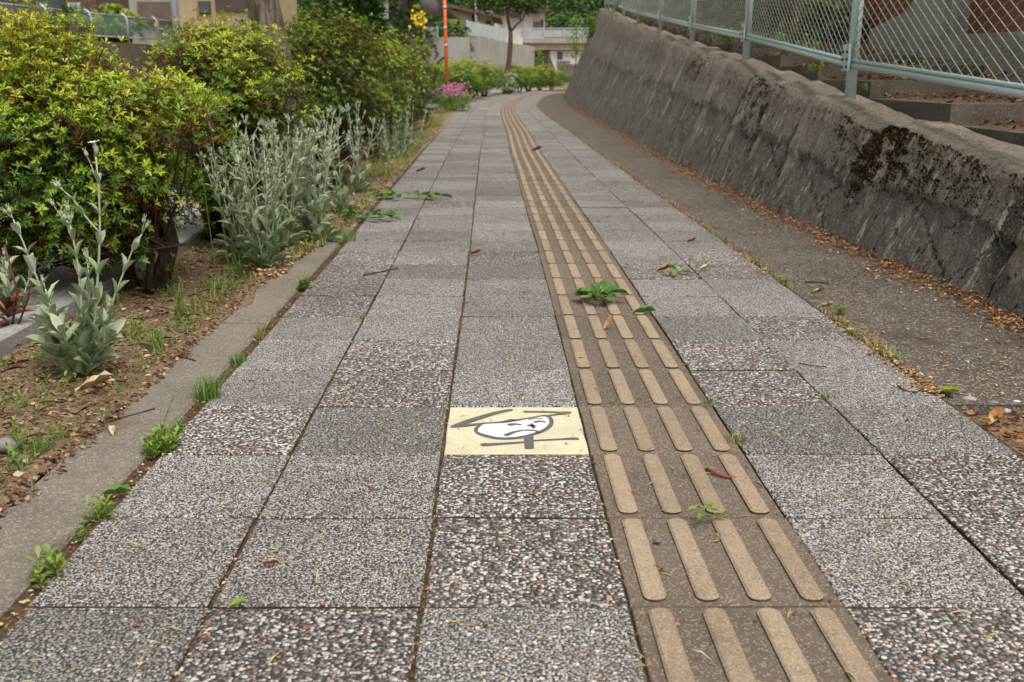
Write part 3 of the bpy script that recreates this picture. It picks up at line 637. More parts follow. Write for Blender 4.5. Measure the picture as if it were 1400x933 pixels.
scatter_flakes('gap_litter', np.stack([x, y, RS.uniform(-.032, -.008, n)], 1), (.008, .03), RS.uniform(.3, .62, n), up=.6)
# needles and specks on the pavers
n = 2600; y = ygrid(n, 1.0, 22, 1.9); x = RS.uniform(-.68, 1.0, n) + np.array([float(xo(q)) for q in y])
nd = RS.rand(n) < .45
scatter_flakes('fallen_needles', np.stack([x, y, np.full(n, .0035)], 1)[nd], (.012, .035), np.where(RS.rand(n) < .7, RS.uniform(.88, 1, n), RS.uniform(.4, .7, n))[nd], wr=(.07, .11), up=.1)
scatter_flakes('leaf_crumbs', np.stack([x, y, np.full(n, .003)], 1)[~nd], (.004, .011), RS.uniform(0, .65, n)[~nd], wr=(.5, .9), up=.4)
# litter and moss in the column joints
P = []; T = []
for c, dens in ((0, 3000), (1, 900), (2, 700), (3, 300), (4, 600), (5, 500)):
    y = ygrid(dens, 1.0, 18, 1.6); ok = noise1(y * 3.3, c + 40) > -.3; y = y[ok]; x = COLX[c] + np.array([float(xo(q)) for q in y]) + RS.normal(0, .0035 if c else .012, len(y)) - (0 if c else .013)
    P += list(np.stack([x, y, RS.uniform(-.006, .002 if c == 0 else -.0005, len(y))], 1)); T += list(np.where(RS.rand(len(y)) < .75, RS.uniform(.1, .6, len(y)), RS.uniform(.85, 1, len(y))))
scatter_flakes('joint_crumbs', P, (.004, .011), np.array(T))
# terrace litter
n = 5500; y = ygrid(n, 3, 16, 1.2); x = np.array([float(xwall(q)) + BAT * float(hrim(q)) for q in y]) + RS.uniform(.30, 1.6, n); z = np.array([tread_top(q) for q in y]) + .012
scatter_flakes('terrace_litter', np.stack([x, y, z + RS.uniform(-.01, .02, n) + .03 * np.clip(x - 2.6, 0, 1)], 1), (.012, .042), RS.beta(1.3, 4.2, n), up=.6)
n = 4200; y = 3.7 + 12 * RS.rand(n) ** 1.5; x = -.94 + (spill_edge(y) + .95) * RS.rand(n) ** .7 + np.array([float(xo(q)) for q in y])
scatter_flakes('spill_litter', np.stack([x, y, .008 + RS.uniform(-.004, .012, n)], 1), (.006, .026), np.where(RS.rand(n) < .6, RS.uniform(0, .34, n), RS.uniform(.6, .9, n)), up=.6)
# bed litter: bark flakes, dead leaves, small stones
n = 17000; y = ygrid(n, .6, 14, 1.6); x = RS.uniform(-1.43, -.885, n) + np.array([float(xo(q)) for q in y])
scatter_flakes('bed_litter', np.stack([x, y, -.03 + RS.uniform(-.012, .016, n)], 1), (.004, .021), np.where(RS.rand(n) < .70, RS.uniform(0, .27, n), RS.uniform(.60, .78, n)), up=.6, wr=(.2, .7))
n = 1500; y = ygrid(n, .6, 8, 1.5); x = RS.uniform(-1.43, -.895, n) + np.array([float(xo(q)) for q in y])
scatter_flakes('dry_fibres', np.stack([x, y, -.028 + RS.uniform(-.006, .02, n)], 1), (.02, .075), np.where(RS.rand(n) < .5, RS.uniform(.05, .25, n), RS.uniform(.62, .8, n)), up=.4, wr=(.025, .05))
n = 2600; y = ygrid(n, .8, 6, 1.3); x = -.875 + np.array([float(xo(q)) for q in y]) - np.abs(RS.normal(0, .045, n)); T = np.where(RS.rand(n) < .8, RS.uniform(.0, .24, n), RS.uniform(.6, .8, n))
scatter_flakes('kerb_litter', np.stack([x, y, RS.uniform(.002, .016, n)], 1), (.005, .022), T, up=.5)
def ico():
    bm = bmesh.new(); bmesh.ops.create_icosphere(bm, subdivisions=1, radius=1); V = np.array([v.co[:] for v in bm.verts]); F = np.array([[v.index for v in f.verts] for f in bm.faces]); bm.free(); return V, F
ICO = ico()
def stones(name, P, r, tint, parent=None, kind='stuff'):
    V = []; F = []; T = []
    for i, p in enumerate(P):
        s = r[i] * RS.uniform(.6, 1.2, 3) * np.array((1, 1, .6)); q = ICO[0] * s * (1 + RS.uniform(-.15, .15, (len(ICO[0]), 1))); V.append(q + p); F.append(ICO[1] + i * len(ICO[0])); T += [tint[i]] * len(ICO[0])
    o = obj(name, (np.concatenate(V), np.concatenate(F)), M['pebble'], parent, T, True); o['kind'] = kind; return o
n = 260; y = ygrid(n, .8, 5, 1.5); x = RS.uniform(-1.42, -.9, n)
stones('bed_gravel', np.stack([x, y, np.full(n, -.03)], 1), RS.uniform(.002, .008, n), RS.rand(n) * .7)
# ------------------------------------------------------------------ grass, weeds
def blades(P, h, tint, lean=.45, wd=.0028):
    N = len(P); az = RS.uniform(0, 2 * math.pi, N); le = np.abs(RS.normal(0, lean, N)); d = np.stack([np.cos(az) * le, np.sin(az) * le, np.ones(N)], 1); nr = np.stack([np.cos(az), np.sin(az), -le * .5 + .01], 1) * -1.0
    V, F, n = leaves(P, d, nr, h, wd, BLADE); return V, F, np.repeat(tint, n)
def leafy(P, h, tint, nl=8):
    """little upright weed: leaf whorls up a short axis"""
    pos = []; d = []; nr = []; L = []; T = []
    for i, p in enumerate(P):
        for k in range(nl):
            t_ = (k + .5) / nl; a = k * 2.4 + i; e = .2 + .9 * t_; pos.append((p[0], p[1], p[2] + h[i] * t_ * .8)); d.append((math.cos(a), math.sin(a), e)); nr.append((-math.cos(a) * e, -math.sin(a) * e, 1)); L.append(h[i] * RS.uniform(.35, .55)); T.append(min(1, max(0, tint[i] + RS.uniform(-.15, .15))))
    L = np.array(L); V, F, n = leaves(pos, d, nr, L, L * .42); return V, F, np.repeat(T, n)
# ground cover in the bed (many small tufts)
cl = []; ct = []
for _ in range(230):
    yy = .7 + 13 * RS.rand() ** 1.5; xx = RS.choice([-.92 - abs(RS.normal(0, .05)), RS.uniform(-1.4, -.9)]) + float(xo(yy)); m = RS.randint(8, 34)
    cl.append(np.stack([RS.normal(xx, .022, m), RS.normal(yy, .028, m), np.full(m, -.035)], 1)); ct.append(np.clip(RS.normal(RS.uniform(.25, .85), .1, m), 0, 1))
P = np.concatenate(cl); T = np.concatenate(ct); V, F, tt = blades(P, RS.uniform(.025, .075, len(P)), T, .55); tag(obj('grass', (V, F), M['grass'], tint=tt), kind='stuff')
m = 1500; yy = .7 + 9 * RS.rand(m) ** 1.4; xx = RS.uniform(-1.40, -.90, m) + np.array([float(xo(q)) for q in yy]); ok = noise2(xx * 5, yy * 3, 77) > -.15
P = np.stack([xx, yy, np.full(m, -.034)], 1)[ok]; V, F, tt = leafy(P, RS.uniform(.012, .045, len(P)), RS.uniform(.1, .7, len(P))); tag(obj('ground_weeds', (V, F), M['weed'], tint=tt), kind='stuff')
m = 2600; yy = 4.0 + 9 * RS.rand(m) ** 1.3; xx = spill_edge(yy) - np.abs(RS.normal(0, .06, m)) + np.array([float(xo(q)) for q in yy]); ok = noise1(yy * 2.6, 61) > -.1
V, F, tt = blades(np.stack([xx, yy, np.full(m, .0)], 1)[ok], RS.uniform(.02, .07, ok.sum()), np.clip(RS.normal(.42, .2, ok.sum()), 0, 1), .8, .0035); tag(obj('kerb_grass', (V, F), M['grass'], tint=tt), kind='stuff')
# verge grass along the left edge further on
m = 9000; yy = 7.5 + 34 * RS.rand(m) ** 1.2; xx = -.80 - .03 * np.clip((yy - 9) / 8, 0, 1.5) + np.array([float(xo(q)) for q in yy]) - np.abs(RS.normal(0, .13, m))
V, F, tt = blades(np.stack([xx, yy, np.full(m, -.02)], 1), RS.uniform(.04, .15, m) * np.clip(.5 + .5 * noise1(yy * 1.3, 4), .25, 1), np.clip(RS.normal(.45, .18, m), 0, 1), .7, .005); tag(obj('verge_grass', (V, F), M['grass'], tint=tt), kind='stuff')
# moss and low grass along the right-hand joint
m = 1700; yy = 2.6 + 30 * RS.rand(m) ** 1.7; xx = 1.028 + np.array([float(xo(q)) for q in yy]) + RS.normal(0, .012, m); ok = noise1(yy * 1.9, 15) > .05
V, F, tt = blades(np.stack([xx, yy, np.full(m, -.003)], 1)[ok], RS.uniform(.012, .034, ok.sum()), np.clip(RS.normal(.4, .12, ok.sum()), 0, 1), .9, .004); tag(obj('joint_grass', (V, F), M['grass'], tint=tt), kind='stuff')

def rooted(px, py):
    X, Y = ground(px, py)
    for c_ in (-.724, COLX[4], COLX[5], 1.026):
        if abs(X - float(xo(Y)) - c_) < (.17 if c_ < -.7 else .03): X = c_ + float(xo(Y))
    return X, Y
def grass_tuft(px, py, r, h, n, label, tint=.75, z=-.004):
    X, Y = rooted(px, py); t = thing('grass_tuft', label, 'grass', (X, Y, z))
    a = RS.uniform(0, 6.28, n); q = r * np.sqrt(RS.rand(n)); P = np.stack([np.cos(a) * q, np.sin(a) * q, np.zeros(n)], 1)
    V, F, tt = blades(P, RS.uniform(.45, 1, n) * h, np.clip(RS.normal(tint, .15, n), 0, 1), .42); o = obj('blades', (V, F), M['grass'], t, tt); o['kind'] = 'stuff'; return t
def leafy_weed(px, py, r, h, n, label, tint=.3, z=-.004, nl=8):
    X, Y = rooted(px, py); t = thing('weed', label, 'weed', (X, Y, z))
    a = RS.uniform(0, 6.28, n); q = r * np.sqrt(RS.rand(n)); P = np.stack([np.cos(a) * q * .7, np.sin(a) * q * 1.2, np.zeros(n)], 1)
    V, F, tt = leafy(P, RS.uniform(.5, 1, n) * h, np.full(n, tint), nl); o = obj('foliage', (V, F), M['weed'], t, tt); o['kind'] = 'stuff'
    return t
t = leafy_weed(203, 612, .045, .045, 60, 'bright green clover clump in the gap beside the kerb', .12); st = MB()
for a in range(2): st.tube([(0, 0, 0), (RS.normal(0, .012), RS.normal(0, .012), .06), (RS.normal(0, .03), RS.normal(0, .03), RS.uniform(.08, .13))], .0009, 4)
st.obj('stalk', M['grass'], t)
grass_tuft(264, 545, .03, .085, 85, 'tall grass tuft in the kerb gap beside the light paver', .72)
grass_tuft(302, 495, .022, .04, 60, 'low grass strip in the kerb gap behind the taller tuft', .8)
grass_tuft(342, 462, .012, .075, 22, 'sparse straw tipped grass sprig on the kerb edge', .35)
leafy_weed(222, 588, .025, .03, 14, 'small star shaped green weed just past the clover clump', .5, nl=6)
leafy_weed(112, 712, .022, .05, 10, 'thin yellow-green weed sprouting from the near kerb gap', .05)
leafy_weed(92, 736, .012, .03, 6, 'tiny grey-green seedling low in the near kerb gap', .75, nl=5)
leafy_weed(8, 790, .03, .05, 14, 'green weed cut off by the left picture edge on the kerb', .15)
grass_tuft(1180, 458, .020, .03, 50, 'yellow-green grass tuft on the joint next to the gutter strip', .45)
grass_tuft(1127, 545, .012, .03, 22, 'little green sprig in the joint between right hand pavers', .6)
grass_tuft(988, 603, .022, .03, 50, 'yellowing tuft growing against the guide tile edge', .3)
grass_tuft(966, 552, .014, .022, 30, 'mossy green sprig at the guide tile corner', .55)
leafy_weed(840, 550, .022, .012, 26, 'thin line of green weeds across two guide bars', .35, nl=5)
leafy_weed(1150, 428, .018, .03, 14, 'small green weed in the gutter joint above the tuft', .5)
leafy_weed(1070, 388, .016, .03, 12, 'far green weed in the gutter joint', .45)
leafy_weed(390, 395, .022, .05, 16, 'fresh green seedling standing on the kerb edge', .45, nl=9)
grass_tuft(455, 330, .05, .14, 80, 'feathery light green grass beside the campion clump', .7, -.03)
grass_tuft(495, 435, .02, .02, 30, 'moss speck tuft at the crossing of two paver joints', .35)
# feathery weeds in the bed
for (px, py, h, lb) in ((62, 640, .09, 'feathery grey-green weed in the near corner of the bed'), (30, 612, .05, 'low feathery weed by the flat grey stone'), (150, 590, .05, 'fine yellow-green weed in bare soil beside the kerb'),
                        (250, 430, .10, 'upright wispy weed in front of the stems of the second bush'), (182, 385, .08, 'feathery weed at the foot of the nearest bush'), (215, 475, .06, 'spreading weed right of the tall campion'), (325, 378, .10, 'ferny weed in front of the campion clump')):
    X, Y = ground(px, py, -.03); t = thing('feathery_weed', lb, 'weed', (X, Y, -.034)); n = 46; a = RS.uniform(0, 6.28, n); zz = RS.rand(n) * h * .8
    V, F, tt = blades(np.stack([np.cos(a) * .012, np.sin(a) * .012, zz], 1), RS.uniform(.3, .6, n) * h, np.clip(RS.normal(.7, .15, n), 0, 1), .9, .002); V2, F2, t2 = blades(np.stack([RS.normal(0, .02, n), RS.normal(0, .02, n), np.zeros(n)], 1), RS.uniform(.5, 1, n) * h, np.clip(RS.normal(.75, .15, n), 0, 1), .5, .002)
    V, F = join((V, F), (V2, F2)); o = obj('foliage', (V, F), M['grass'], t, np.concatenate([tt, t2])); o['kind'] = 'stuff'

# ------------------------------------------------------------------ leafy bushes with red twigs
def make_bush(name, label, base, ctr, rad, n_shoot, per, leaf=.026, twig=True, tint0=.42, stems=6, group=None, extra=(), tmpl=LEAF5, core=.26, stem_r=.017, cat='bush', mat='bush_leaf', flat=.42, seed=0):
    rs = np.random.RandomState(100 + seed); t = thing(name, label, cat, base, group); base = np.array(base, float); ctr = np.array(ctr, float) - base; rad = np.array(rad, float)
    i = np.arange(n_shoot) + .5; ph = np.arccos(1 - 2 * i / n_shoot); th = math.pi * (1 + 5 ** .5) * i; dirs = np.stack([np.cos(th) * np.sin(ph), np.sin(th) * np.sin(ph), np.cos(ph)], 1); dirs = norm(dirs + rs.normal(0, .22, dirs.shape))
    rr = rs.uniform(.70, 1.04, n_shoot) * (1 + .14 * np.sin(dirs[:, 0] * 5 + seed) * np.cos(dirs[:, 1] * 4 + seed)); sc = ctr + dirs * rad * rr[:, None]; so = norm(dirs / rad)
    if len(extra): sc = np.concatenate([sc, np.array(extra, float) - base]); so = np.concatenate([so, np.tile((0, 0, 1.0), (len(extra), 1))])
    pos = []; ax = []; tn = []; top = ctr[2] + rad[2]
    for c, o_ in zip(sc, so):
        m = int(per * rs.uniform(.6, 1.4)); a = norm(o_ * .6 + np.array((0, 0, .75)) + rs.normal(0, .15, 3)); b = norm(np.cross(a, rs.normal(0, 1, 3))); e = np.cross(a, b); s = rs.normal(0, 1, (m, 3)); rr_ = .085 + .25 * rad.mean() * .45
        q = c + (b * s[:, :1] + e * s[:, 1:2]) * rr_ * .50 + a * s[:, 2:] * rr_ * flat * .55; pos.append(q); ax.append(np.tile(a, (m, 1)) + rs.normal(0, .38, (m, 3)) + norm(q - ctr) * .35)
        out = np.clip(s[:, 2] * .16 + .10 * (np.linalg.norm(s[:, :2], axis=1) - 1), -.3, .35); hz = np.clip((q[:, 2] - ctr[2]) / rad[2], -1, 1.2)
        tn.append(np.clip(tint0 - .03 + .28 * hz + 1.2 * out + rs.normal(0, .08, m) + rs.normal(0, .06), 0, 1))  # yellow young growth outside and on top; shade painted into lower leaves
    nc = int(n_shoot * per * core); d = norm(rs.normal(0, 1, (nc, 3))); q = ctr + d * rad * (rs.rand(nc, 1) ** .5) * .86; pos.append(q); ax.append(d * .7 + np.array((0, 0, .6)) + rs.normal(0, .4, (nc, 3))); tn.append(np.clip(rs.normal(tint0 - .34, .1, nc), 0, 1))  # core leaves tinted darker, painting shade into the gaps
    pos = np.concatenate(pos); ax = norm(np.concatenate(ax)); tn = np.concatenate(tn); ok = pos[:, 2] > .07; pos, ax, tn = pos[ok], ax[ok], tn[ok]
    N = len(pos); b = norm(np.cross(ax, rs.normal(0, 1, (N, 3)))); e = np.cross(ax, b); NL = 5
    LP = []; LD = []; LN = []; LT = []; LL = []
    a0 = rs.uniform(0, 6.28, N)
    for k in range(NL):
        an = a0 + 2 * math.pi * k / NL + rs.normal(0, .2, N); el = rs.uniform(.25, 1.0, N)[:, None]; rd = b * np.cos(an)[:, None] + e * np.sin(an)[:, None]
        LP.append(pos + ax * .002); LD.append(rd + ax * el); LN.append(ax - rd * el * .8); LT.append(np.clip(tn + rs.normal(0, .05, N), 0, 1)); LL.append(leaf * rs.uniform(.65, 1.15, N))
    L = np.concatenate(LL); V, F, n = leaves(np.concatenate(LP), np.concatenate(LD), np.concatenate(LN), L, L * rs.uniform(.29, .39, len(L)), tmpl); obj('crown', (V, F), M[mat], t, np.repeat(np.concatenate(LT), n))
    if twig:
        sel = rs.rand(N) < .8; p = pos[sel]; a = ax[sel]; tl = rs.uniform(.03, .09, len(p))[:, None]; ctr_d = norm(ctr - p) * .6 - a
        V, F, n = leaves(p + a * .003, ctr_d, rs.normal(0, 1, p.shape), tl[:, 0], .0046, LEAF4); obj('twigs', (V, F), M['twig'], t, np.repeat(np.clip(rs.normal(.6, .25, len(p)), 0, 1), n), kind='stuff')
        mb = MB()
        for c, o_ in zip(sc[::1], so[::1]):
            if c[2] < .08: continue
            s0 = np.array((rs.normal(0, .05), rs.normal(0, .05), .18 * ctr[2] + .08)); mid = s0 * .45 + c * .55 + rs.normal(0, .03, 3) - np.array((0, 0, .04)); mb.tube([s0, mid, c], [.006, .004, .0018], 4, .04, cap=False)
        mb.obj('branches', M['twig'], t, kind='stuff')
    for k in range(stems):
        a = rs.uniform(0, 6.28); r0 = rs.uniform(.02, .07); lean = rs.uniform(.05, .22); p0 = np.array((math.cos(a) * r0, math.sin(a) * r0, -.03)); hh = ctr[2] * rs.uniform(.9, 1.15)
        p1 = p0 + np.array((math.cos(a) * lean * .35 + rs.normal(0, .02), math.sin(a) * lean * .35 + rs.normal(0, .02), hh * .35)); p2 = p0 + np.array((math.cos(a) * lean + rs.normal(0, .03) + ctr[0] * .5, math.sin(a) * lean + ctr[1] * .5, hh))
        mb = MB(); r_ = stem_r * rs.uniform(.6, 1.2); mb.tube([p0, p0 + (p1 - p0) * .5 + rs.normal(0, .008, 3), p1, p2], [r_ * 1.25, r_, r_ * .9, r_ * .5], 8); mb.obj('stem', M['stem'], t, True)
    return t
def px3(lst): return [at(p[0], p[1] + (26 if p[0] < 100 or p[0] > 260 else 44), p[2]) for p in lst]
make_bush('leafy_bush', 'nearest yellow-green bush at the left edge, behind the tall white campion', (-1.36, 3.66, -.03), (-1.66, 3.62, .46), (.53, .50, .38), 125, 64, .0255, tint0=.50, stems=7, stem_r=.022, seed=1,
          extra=px3([(20, 25, 3.6), (60, 30, 3.55), (90, 45, 3.6), (40, 70, 3.4), (110, 75, 3.5), (10, 60, 3.5), (150, 88, 3.5), (185, 80, 3.45), (215, 78, 3.5), (240, 90, 3.55), (75, 12, 3.7), (130, 120, 3.3), (235, 130, 3.4), (15, 5, 3.8), (35, 8, 3.75), (0, 30, 3.6), (50, 45, 3.5), (5, 90, 3.4), (70, 95, 3.4), (265, 120, 3.4), (255, 105, 3.5)]))
make_bush('leafy_bush', 'second bush from the camera, in front of the thick tree trunk', (-1.41, 4.83, -.03), (-1.35, 4.85, .57), (.31, .42, .40), 84, 56, .0255, tint0=.47, stems=8, stem_r=.022, seed=2,
          extra=px3([(280, 22, 4.9), (300, 15, 4.9), (320, 22, 4.9), (345, 35, 4.8), (375, 60, 4.8), (395, 75, 4.8), (330, 60, 4.6), (400, 95, 4.7), (370, 90, 4.5)]))
make_bush('leafy_bush', 'tall broad green bush right behind the thick tree trunk', (-1.36, 7.3, -.03), (-1.34, 7.3, .64), (.46, .62, .52), 110, 52, .025, tint0=.27, stems=6, tmpl=LEAF5, seed=3,
          extra=px3([(430, 25, 7.2), (450, 12, 7.2), (470, 5, 7.3), (490, 15, 7.2), (505, 30, 7.2), (415, 45, 7.1)]))
make_bush('leafy_bush', 'fourth bush along the bed, yellow topped, past the tall broad one', (-1.35, 9.9, -.03), (-1.33, 9.8, .64), (.42, .65, .46), 85, 36, .030, tint0=.44, stems=5, tmpl=LEAF4, seed=4)
make_bush('leafy_bush', 'fifth bush along the bed, before the orange mirror pole', (-1.42, 12.3, -.03), (-1.38, 12.3, .66), (.44, .75, .50), 80, 34, .032, tint0=.42, stems=5, tmpl=LEAF4, seed=5)
make_bush('leafy_bush', 'sixth bush along the bed, dark sided, last before the pink flowers', (-1.50, 15.0, -.03), (-1.44, 15.0, .66), (.44, .8, .52), 70, 30, .034, tint0=.30, stems=5, tmpl=LEAF4, seed=6)
make_bush('leafy_bush', 'small dark green bush squeezed in behind the thick tree trunk', (-1.95, 6.8, -.03), (-1.78, 6.9, .60), (.34, .4, .50), 45, 24, .028, tint0=.25, stems=3, tmpl=LEAF4, seed=7)

# hedge round the far bend: prototypes copied
def hedge_pos(y): return float(xo(y)) - .71 - np.interp(y, [30, 43, 50, 54], [.62, .58, .45, .35])
hp = [make_bush('hedge_bush', 'x', (0, 0, -.03), (0, 0, .66), (.66, .80, .46), 70, 22, .050, twig=False, tint0=.56 - .10 * k, stems=6, tmpl=LEAF4, stem_r=.028, seed=20 + k, flat=.8) for k in range(2)]
HL = ['first rounded bush of the far hedge, beside the pink flowers', 'second bush of the far hedge, left of the leaning pine', 'third bush of the far hedge, darker, left of the pine', 'fourth bush of the far hedge, just left of the pine trunk', 'fifth far hedge bush, directly right of the pine trunk',
      'sixth far hedge bush, under the grey wall end', 'seventh far hedge bush, under the bridge end', 'eighth far hedge bush, near the foot of the sloping wall', 'last far hedge bush, touching the sloping wall']
for i, y in enumerate((29.5, 32.4, 35.3, 38.2, 44.6, 46.8, 48.9, 51.0, 53.0)):
    o = hp[i % 2] if i < 2 else copy_tree(hp[i % 2]); o.location = (hedge_pos(y), y, -.03); o.rotation_euler.z = i * 1.3; sc_ = 1 + .1 * math.sin(i * 2.1); o.scale = (sc_ * 1.1, sc_ * 1.1, sc_); tag(o, HL[i], 'bush', 'bushes of the hedge round the far bend')

# ------------------------------------------------------------------ rose campion plants
LONG_ME = [mesh_data('leaf', *long_leaf(2, 5, f, d, w_), M['campion']) for f, d, w_ in ((.35, .12, .03), (.25, .35, .04), (.30, .05, .02))]
def leaf_mesh(kind, tint):
    key = (kind, round(tint, 1))
    if key not in leaf_mesh.c:
        f, d, w_ = ((.35, .12, .03), (.25, .35, .04), (.30, .05, .02))[kind]; V, F = long_leaf(2, 5, f, d, w_); T = np.clip(tint + .22 * (np.abs(V[:, 1]) > .3 * np.abs(V[:, 1]).max()) - .05, 0, 1); leaf_mesh.c[key] = mesh_data('leaf', V, F, M['campion'], T, True)
    return leaf_mesh.c[key]
leaf_mesh.c = {}
def bud_vf(L=.020, r=.0055):
    mb = MB(); mb.tube([(0, 0, 0), (0, 0, L * .25), (0, 0, L * .6), (0, 0, L * .85), (0, 0, L)], [.002, r, r * .9, r * .5, r * .2], 7); 
    for k in range(5):
        a = k * 1.256; mb.tube([(r * .5 * math.cos(a), r * .5 * math.sin(a), L * .8), (r * .9 * math.cos(a), r * .9 * math.sin(a), L * 1.25)], [.0014, .0003], 4)
    return mb
BUD = None
def orient(d, nrm):
    d = Vector(d).normalized(); nrm = Vector(nrm); nrm = (nrm - d * nrm.dot(d)).normalized(); s = nrm.cross(d); m = Matrix((d, s, nrm)).transposed(); return m.to_euler()
def put_leaf(t, p, d, nrm, L, W, tint=.6, kind=0):
    o = link('leaf', leaf_mesh(kind, tint), t, tuple(map(float, p)), orient(d, nrm)); o.scale = (L, W, L); return o
def put_bud(t, p, d, s=1.0):
    global BUD
    if BUD is None: b = bud_vf(); BUD = mesh_data('bud', np.array(b.V), b.F, M['campion'], np.full(len(b.V), .82), True)
    o = link('bud', BUD, t, tuple(map(float, p)), Vector(d).to_track_quat('Z', 'Y').to_euler()); o.scale = (s, s, s); return o
class Campion:
    def __init__(s, label, base, group=None, parts=True): s.t = thing('rose_campion', label, 'plant', base, group); s.parts = parts; s.b = np.array(base, float); s.pos = []; s.d = []; s.n = []; s.L = []; s.W = []; s.T = []; s.mb = MB()
    def leaf(s, p, d, nrm, L, W, tint, kind=0):
        if s.parts: put_leaf(s.t, p, d, nrm, L, W, tint, kind)
        else: s.pos.append(p); s.d.append(d); s.n.append(nrm); s.L.append(L); s.W.append(W); s.T.append(tint)
    def stem(s, pts, r=.0028, nodes=6, L0=.085, L1=.03, buds=3, rs=RS, leaf0=0.0, az0=None, spread=.55):
        """pts local points; opposite leaves at nodes, shrinking upwards; forked buds at the tip"""
        P = [np.array(p, float) for p in pts]; seg = np.array([np.linalg.norm(b - a) for a, b in zip(P[:-1], P[1:])]); cum = np.concatenate([[0], np.cumsum(seg)]); tot = cum[-1]
        f = lambda u: np.array([np.interp(u * tot, cum, [p[i] for p in P]) for i in range(3)])
        mb = MB() if s.parts else s.mb; us = np.linspace(0, 1, 8); mb.tube([f(u) for u in us], [r * (1.25 - .6 * u) for u in us], 6 if s.parts else 4, .85)
        az = rs.uniform(0, 6.28) if az0 is None else az0
        for k in range(nodes):
            u = leaf0 + (1 - leaf0) * (k + .4) / (nodes + .3); p = f(u); d = norm(f(min(1, u + .05)) - f(max(0, u - .05))); L = (L0 * (1 - u) + L1 * u) * rs.uniform(.85, 1.15); az += math.pi / 2 + rs.normal(0, .2)
            x = norm(np.cross(d, np.array((.3, .2, .9)))); y = np.cross(d, x)
            for sgn in (0, math.pi):
                rd = x * math.cos(az + sgn) + y * math.sin(az + sgn); dd = rd * rs.uniform(.45, .95) * (spread / .55) + d * (.75 + .3 * u); s.leaf(p, dd, d - rd * .5, L, L * rs.uniform(.30, .38), float(np.clip(rs.normal(.55 + .2 * u, .10), .2, 1)), rs.randint(0, 3))
        tip = f(1); d = norm(f(1) - f(.9))
        for k in range(buds):
            dd = norm(d + rs.normal(0, .32, 3) * (1 if k else .1)); Lb = .012 + .03 * rs.rand() * (1 if k else .3); e = tip + dd * Lb; mb.tube([tip, tip + dd * Lb], [r * .6, r * .45], 5 if s.parts else 4, .85)
            if s.parts: put_bud(s.t, e, dd, rs.uniform(.8, 1.2))
            else: mb.tube([e, e + dd * .008, e + dd * .022], [.002, .0055, .0015], 4, .85)
        if s.parts: mb.obj('stem', M['campion'], s.t, True)
    def rosette(s, n, L=.085, rs=RS, tint=.5, el=(.3, 1.1), yellow=0):
        for k in range(n):
            a = k * 2.4 + rs.uniform(-.3, .3); e = rs.uniform(*el); rd = np.array((math.cos(a), math.sin(a), 0)); l_ = L * rs.uniform(.7, 1.2); s.leaf(rd * rs.uniform(.006, .03) + np.array((0, 0, rs.uniform(0, .05))), rd + np.array((0, 0, e)), np.array((0, 0, 1)) - rd * e, l_, l_ * rs.uniform(.29, .37), float(np.clip(rs.normal(tint, .1), .2, 1)), rs.randint(0, 2))
        for k in range(yellow):
            a = rs.uniform(0, 6.28); rd = np.array((math.cos(a), math.sin(a), .02)); s.leaf(rd * .01, rd, np.array((0, 0, 1)), L * rs.uniform(.7, 1), L * .3, rs.choice([0.0, .1]), 1)
    def done(s):
        if not s.parts:
            V, F, n = leaves(s.pos, s.d, s.n, np.array(s.L), np.array(s.W), LEAF5); obj('foliage', (V, F), M['campion'], s.t, np.repeat(s.T, n), kind='stuff'); s.mb.obj('stems', M['campion'], s.t, kind='stuff')
        return s.t
B0 = np.array((*ground(108, 512, -.03), -.03)); YF = B0[1]
def lp(*pp): return [at(x, y, YF + dy) - B0 for (x, y, dy) in pp]
c = Campion('tall silvery campion with one open white flower at the near left', B0)
c.stem(lp((115, 512, 0), (130, 440, .0), (136, 340, .0), (137, 290, 0), (134, 240, 0), (131, 214, 0)), .0034, 7, .085, .030, 0, spread=.36, az0=.3)
c.stem(lp((136, 318, 0), (118, 298, .0), (100, 272, 0), (88, 262, 0)), .0024, 2, .04, .025, 2, leaf0=.3)
c.stem(lp((134, 250, 0), (128, 235, 0), (124, 225, 0)), .002, 1, .03, .02, 1, leaf0=.1)
c.stem(lp((105, 505, 0), (112, 430, -.02), (108, 370, -.02), (100, 325, -.02), (96, 308, -.02)), .0032, 8, .085, .04, 6, spread=.36, az0=1.0)
c.stem(lp((100, 320, 0), (86, 300, 0), (78, 288, 0)), .002, 1, .03, .02, 1)
c.stem(lp((98, 510, 0), (75, 440, .0), (50, 380, .0), (32, 332, 0), (18, 300, 0)), .003, 8, .085, .035, 2, spread=.36, az0=2.0)
c.stem(lp((120, 505, 0), (145, 440, .02), (162, 390, .02), (180, 345, .02), (194, 320, .02)), .003, 6, .085, .035, 2, spread=.36, az0=.8)
c.stem(lp((110, 508, 0), (118, 450, .03), (122, 400, .04), (120, 360, .04)), .003, 6, .08, .04, 3, spread=.36, az0=1.6)
c.stem(lp((104, 508, 0), (85, 460, -.03), (70, 425, -.04), (62, 395, -.04)), .003, 5, .085, .05, 1, spread=.36, az0=.5)
c.stem(lp((116, 508, 0), (135, 465, -.02), (146, 430, -.03)), .003, 4, .085, .05, 1, spread=.36, az0=2.4)
for (dx, dy, h) in ((-.05, 0, .17), (.05, .01, .16), (0, -.05, .15), (.02, .05, .20), (-.07, .03, .14), (.08, -.03, .13), (-.03, -.05, .12)): c.stem([(dx * .3, dy * .3, 0), (dx * .8, dy * .8, h * .5), (dx * 1.5, dy * 1.5, h)], .003, 5, .09, .055, 0, spread=.38)
c.rosette(20, .085, tint=.5, el=(.9, 2.4), yellow=5); c.rosette(34, .10, tint=.55, el=(2.2, 6.0))
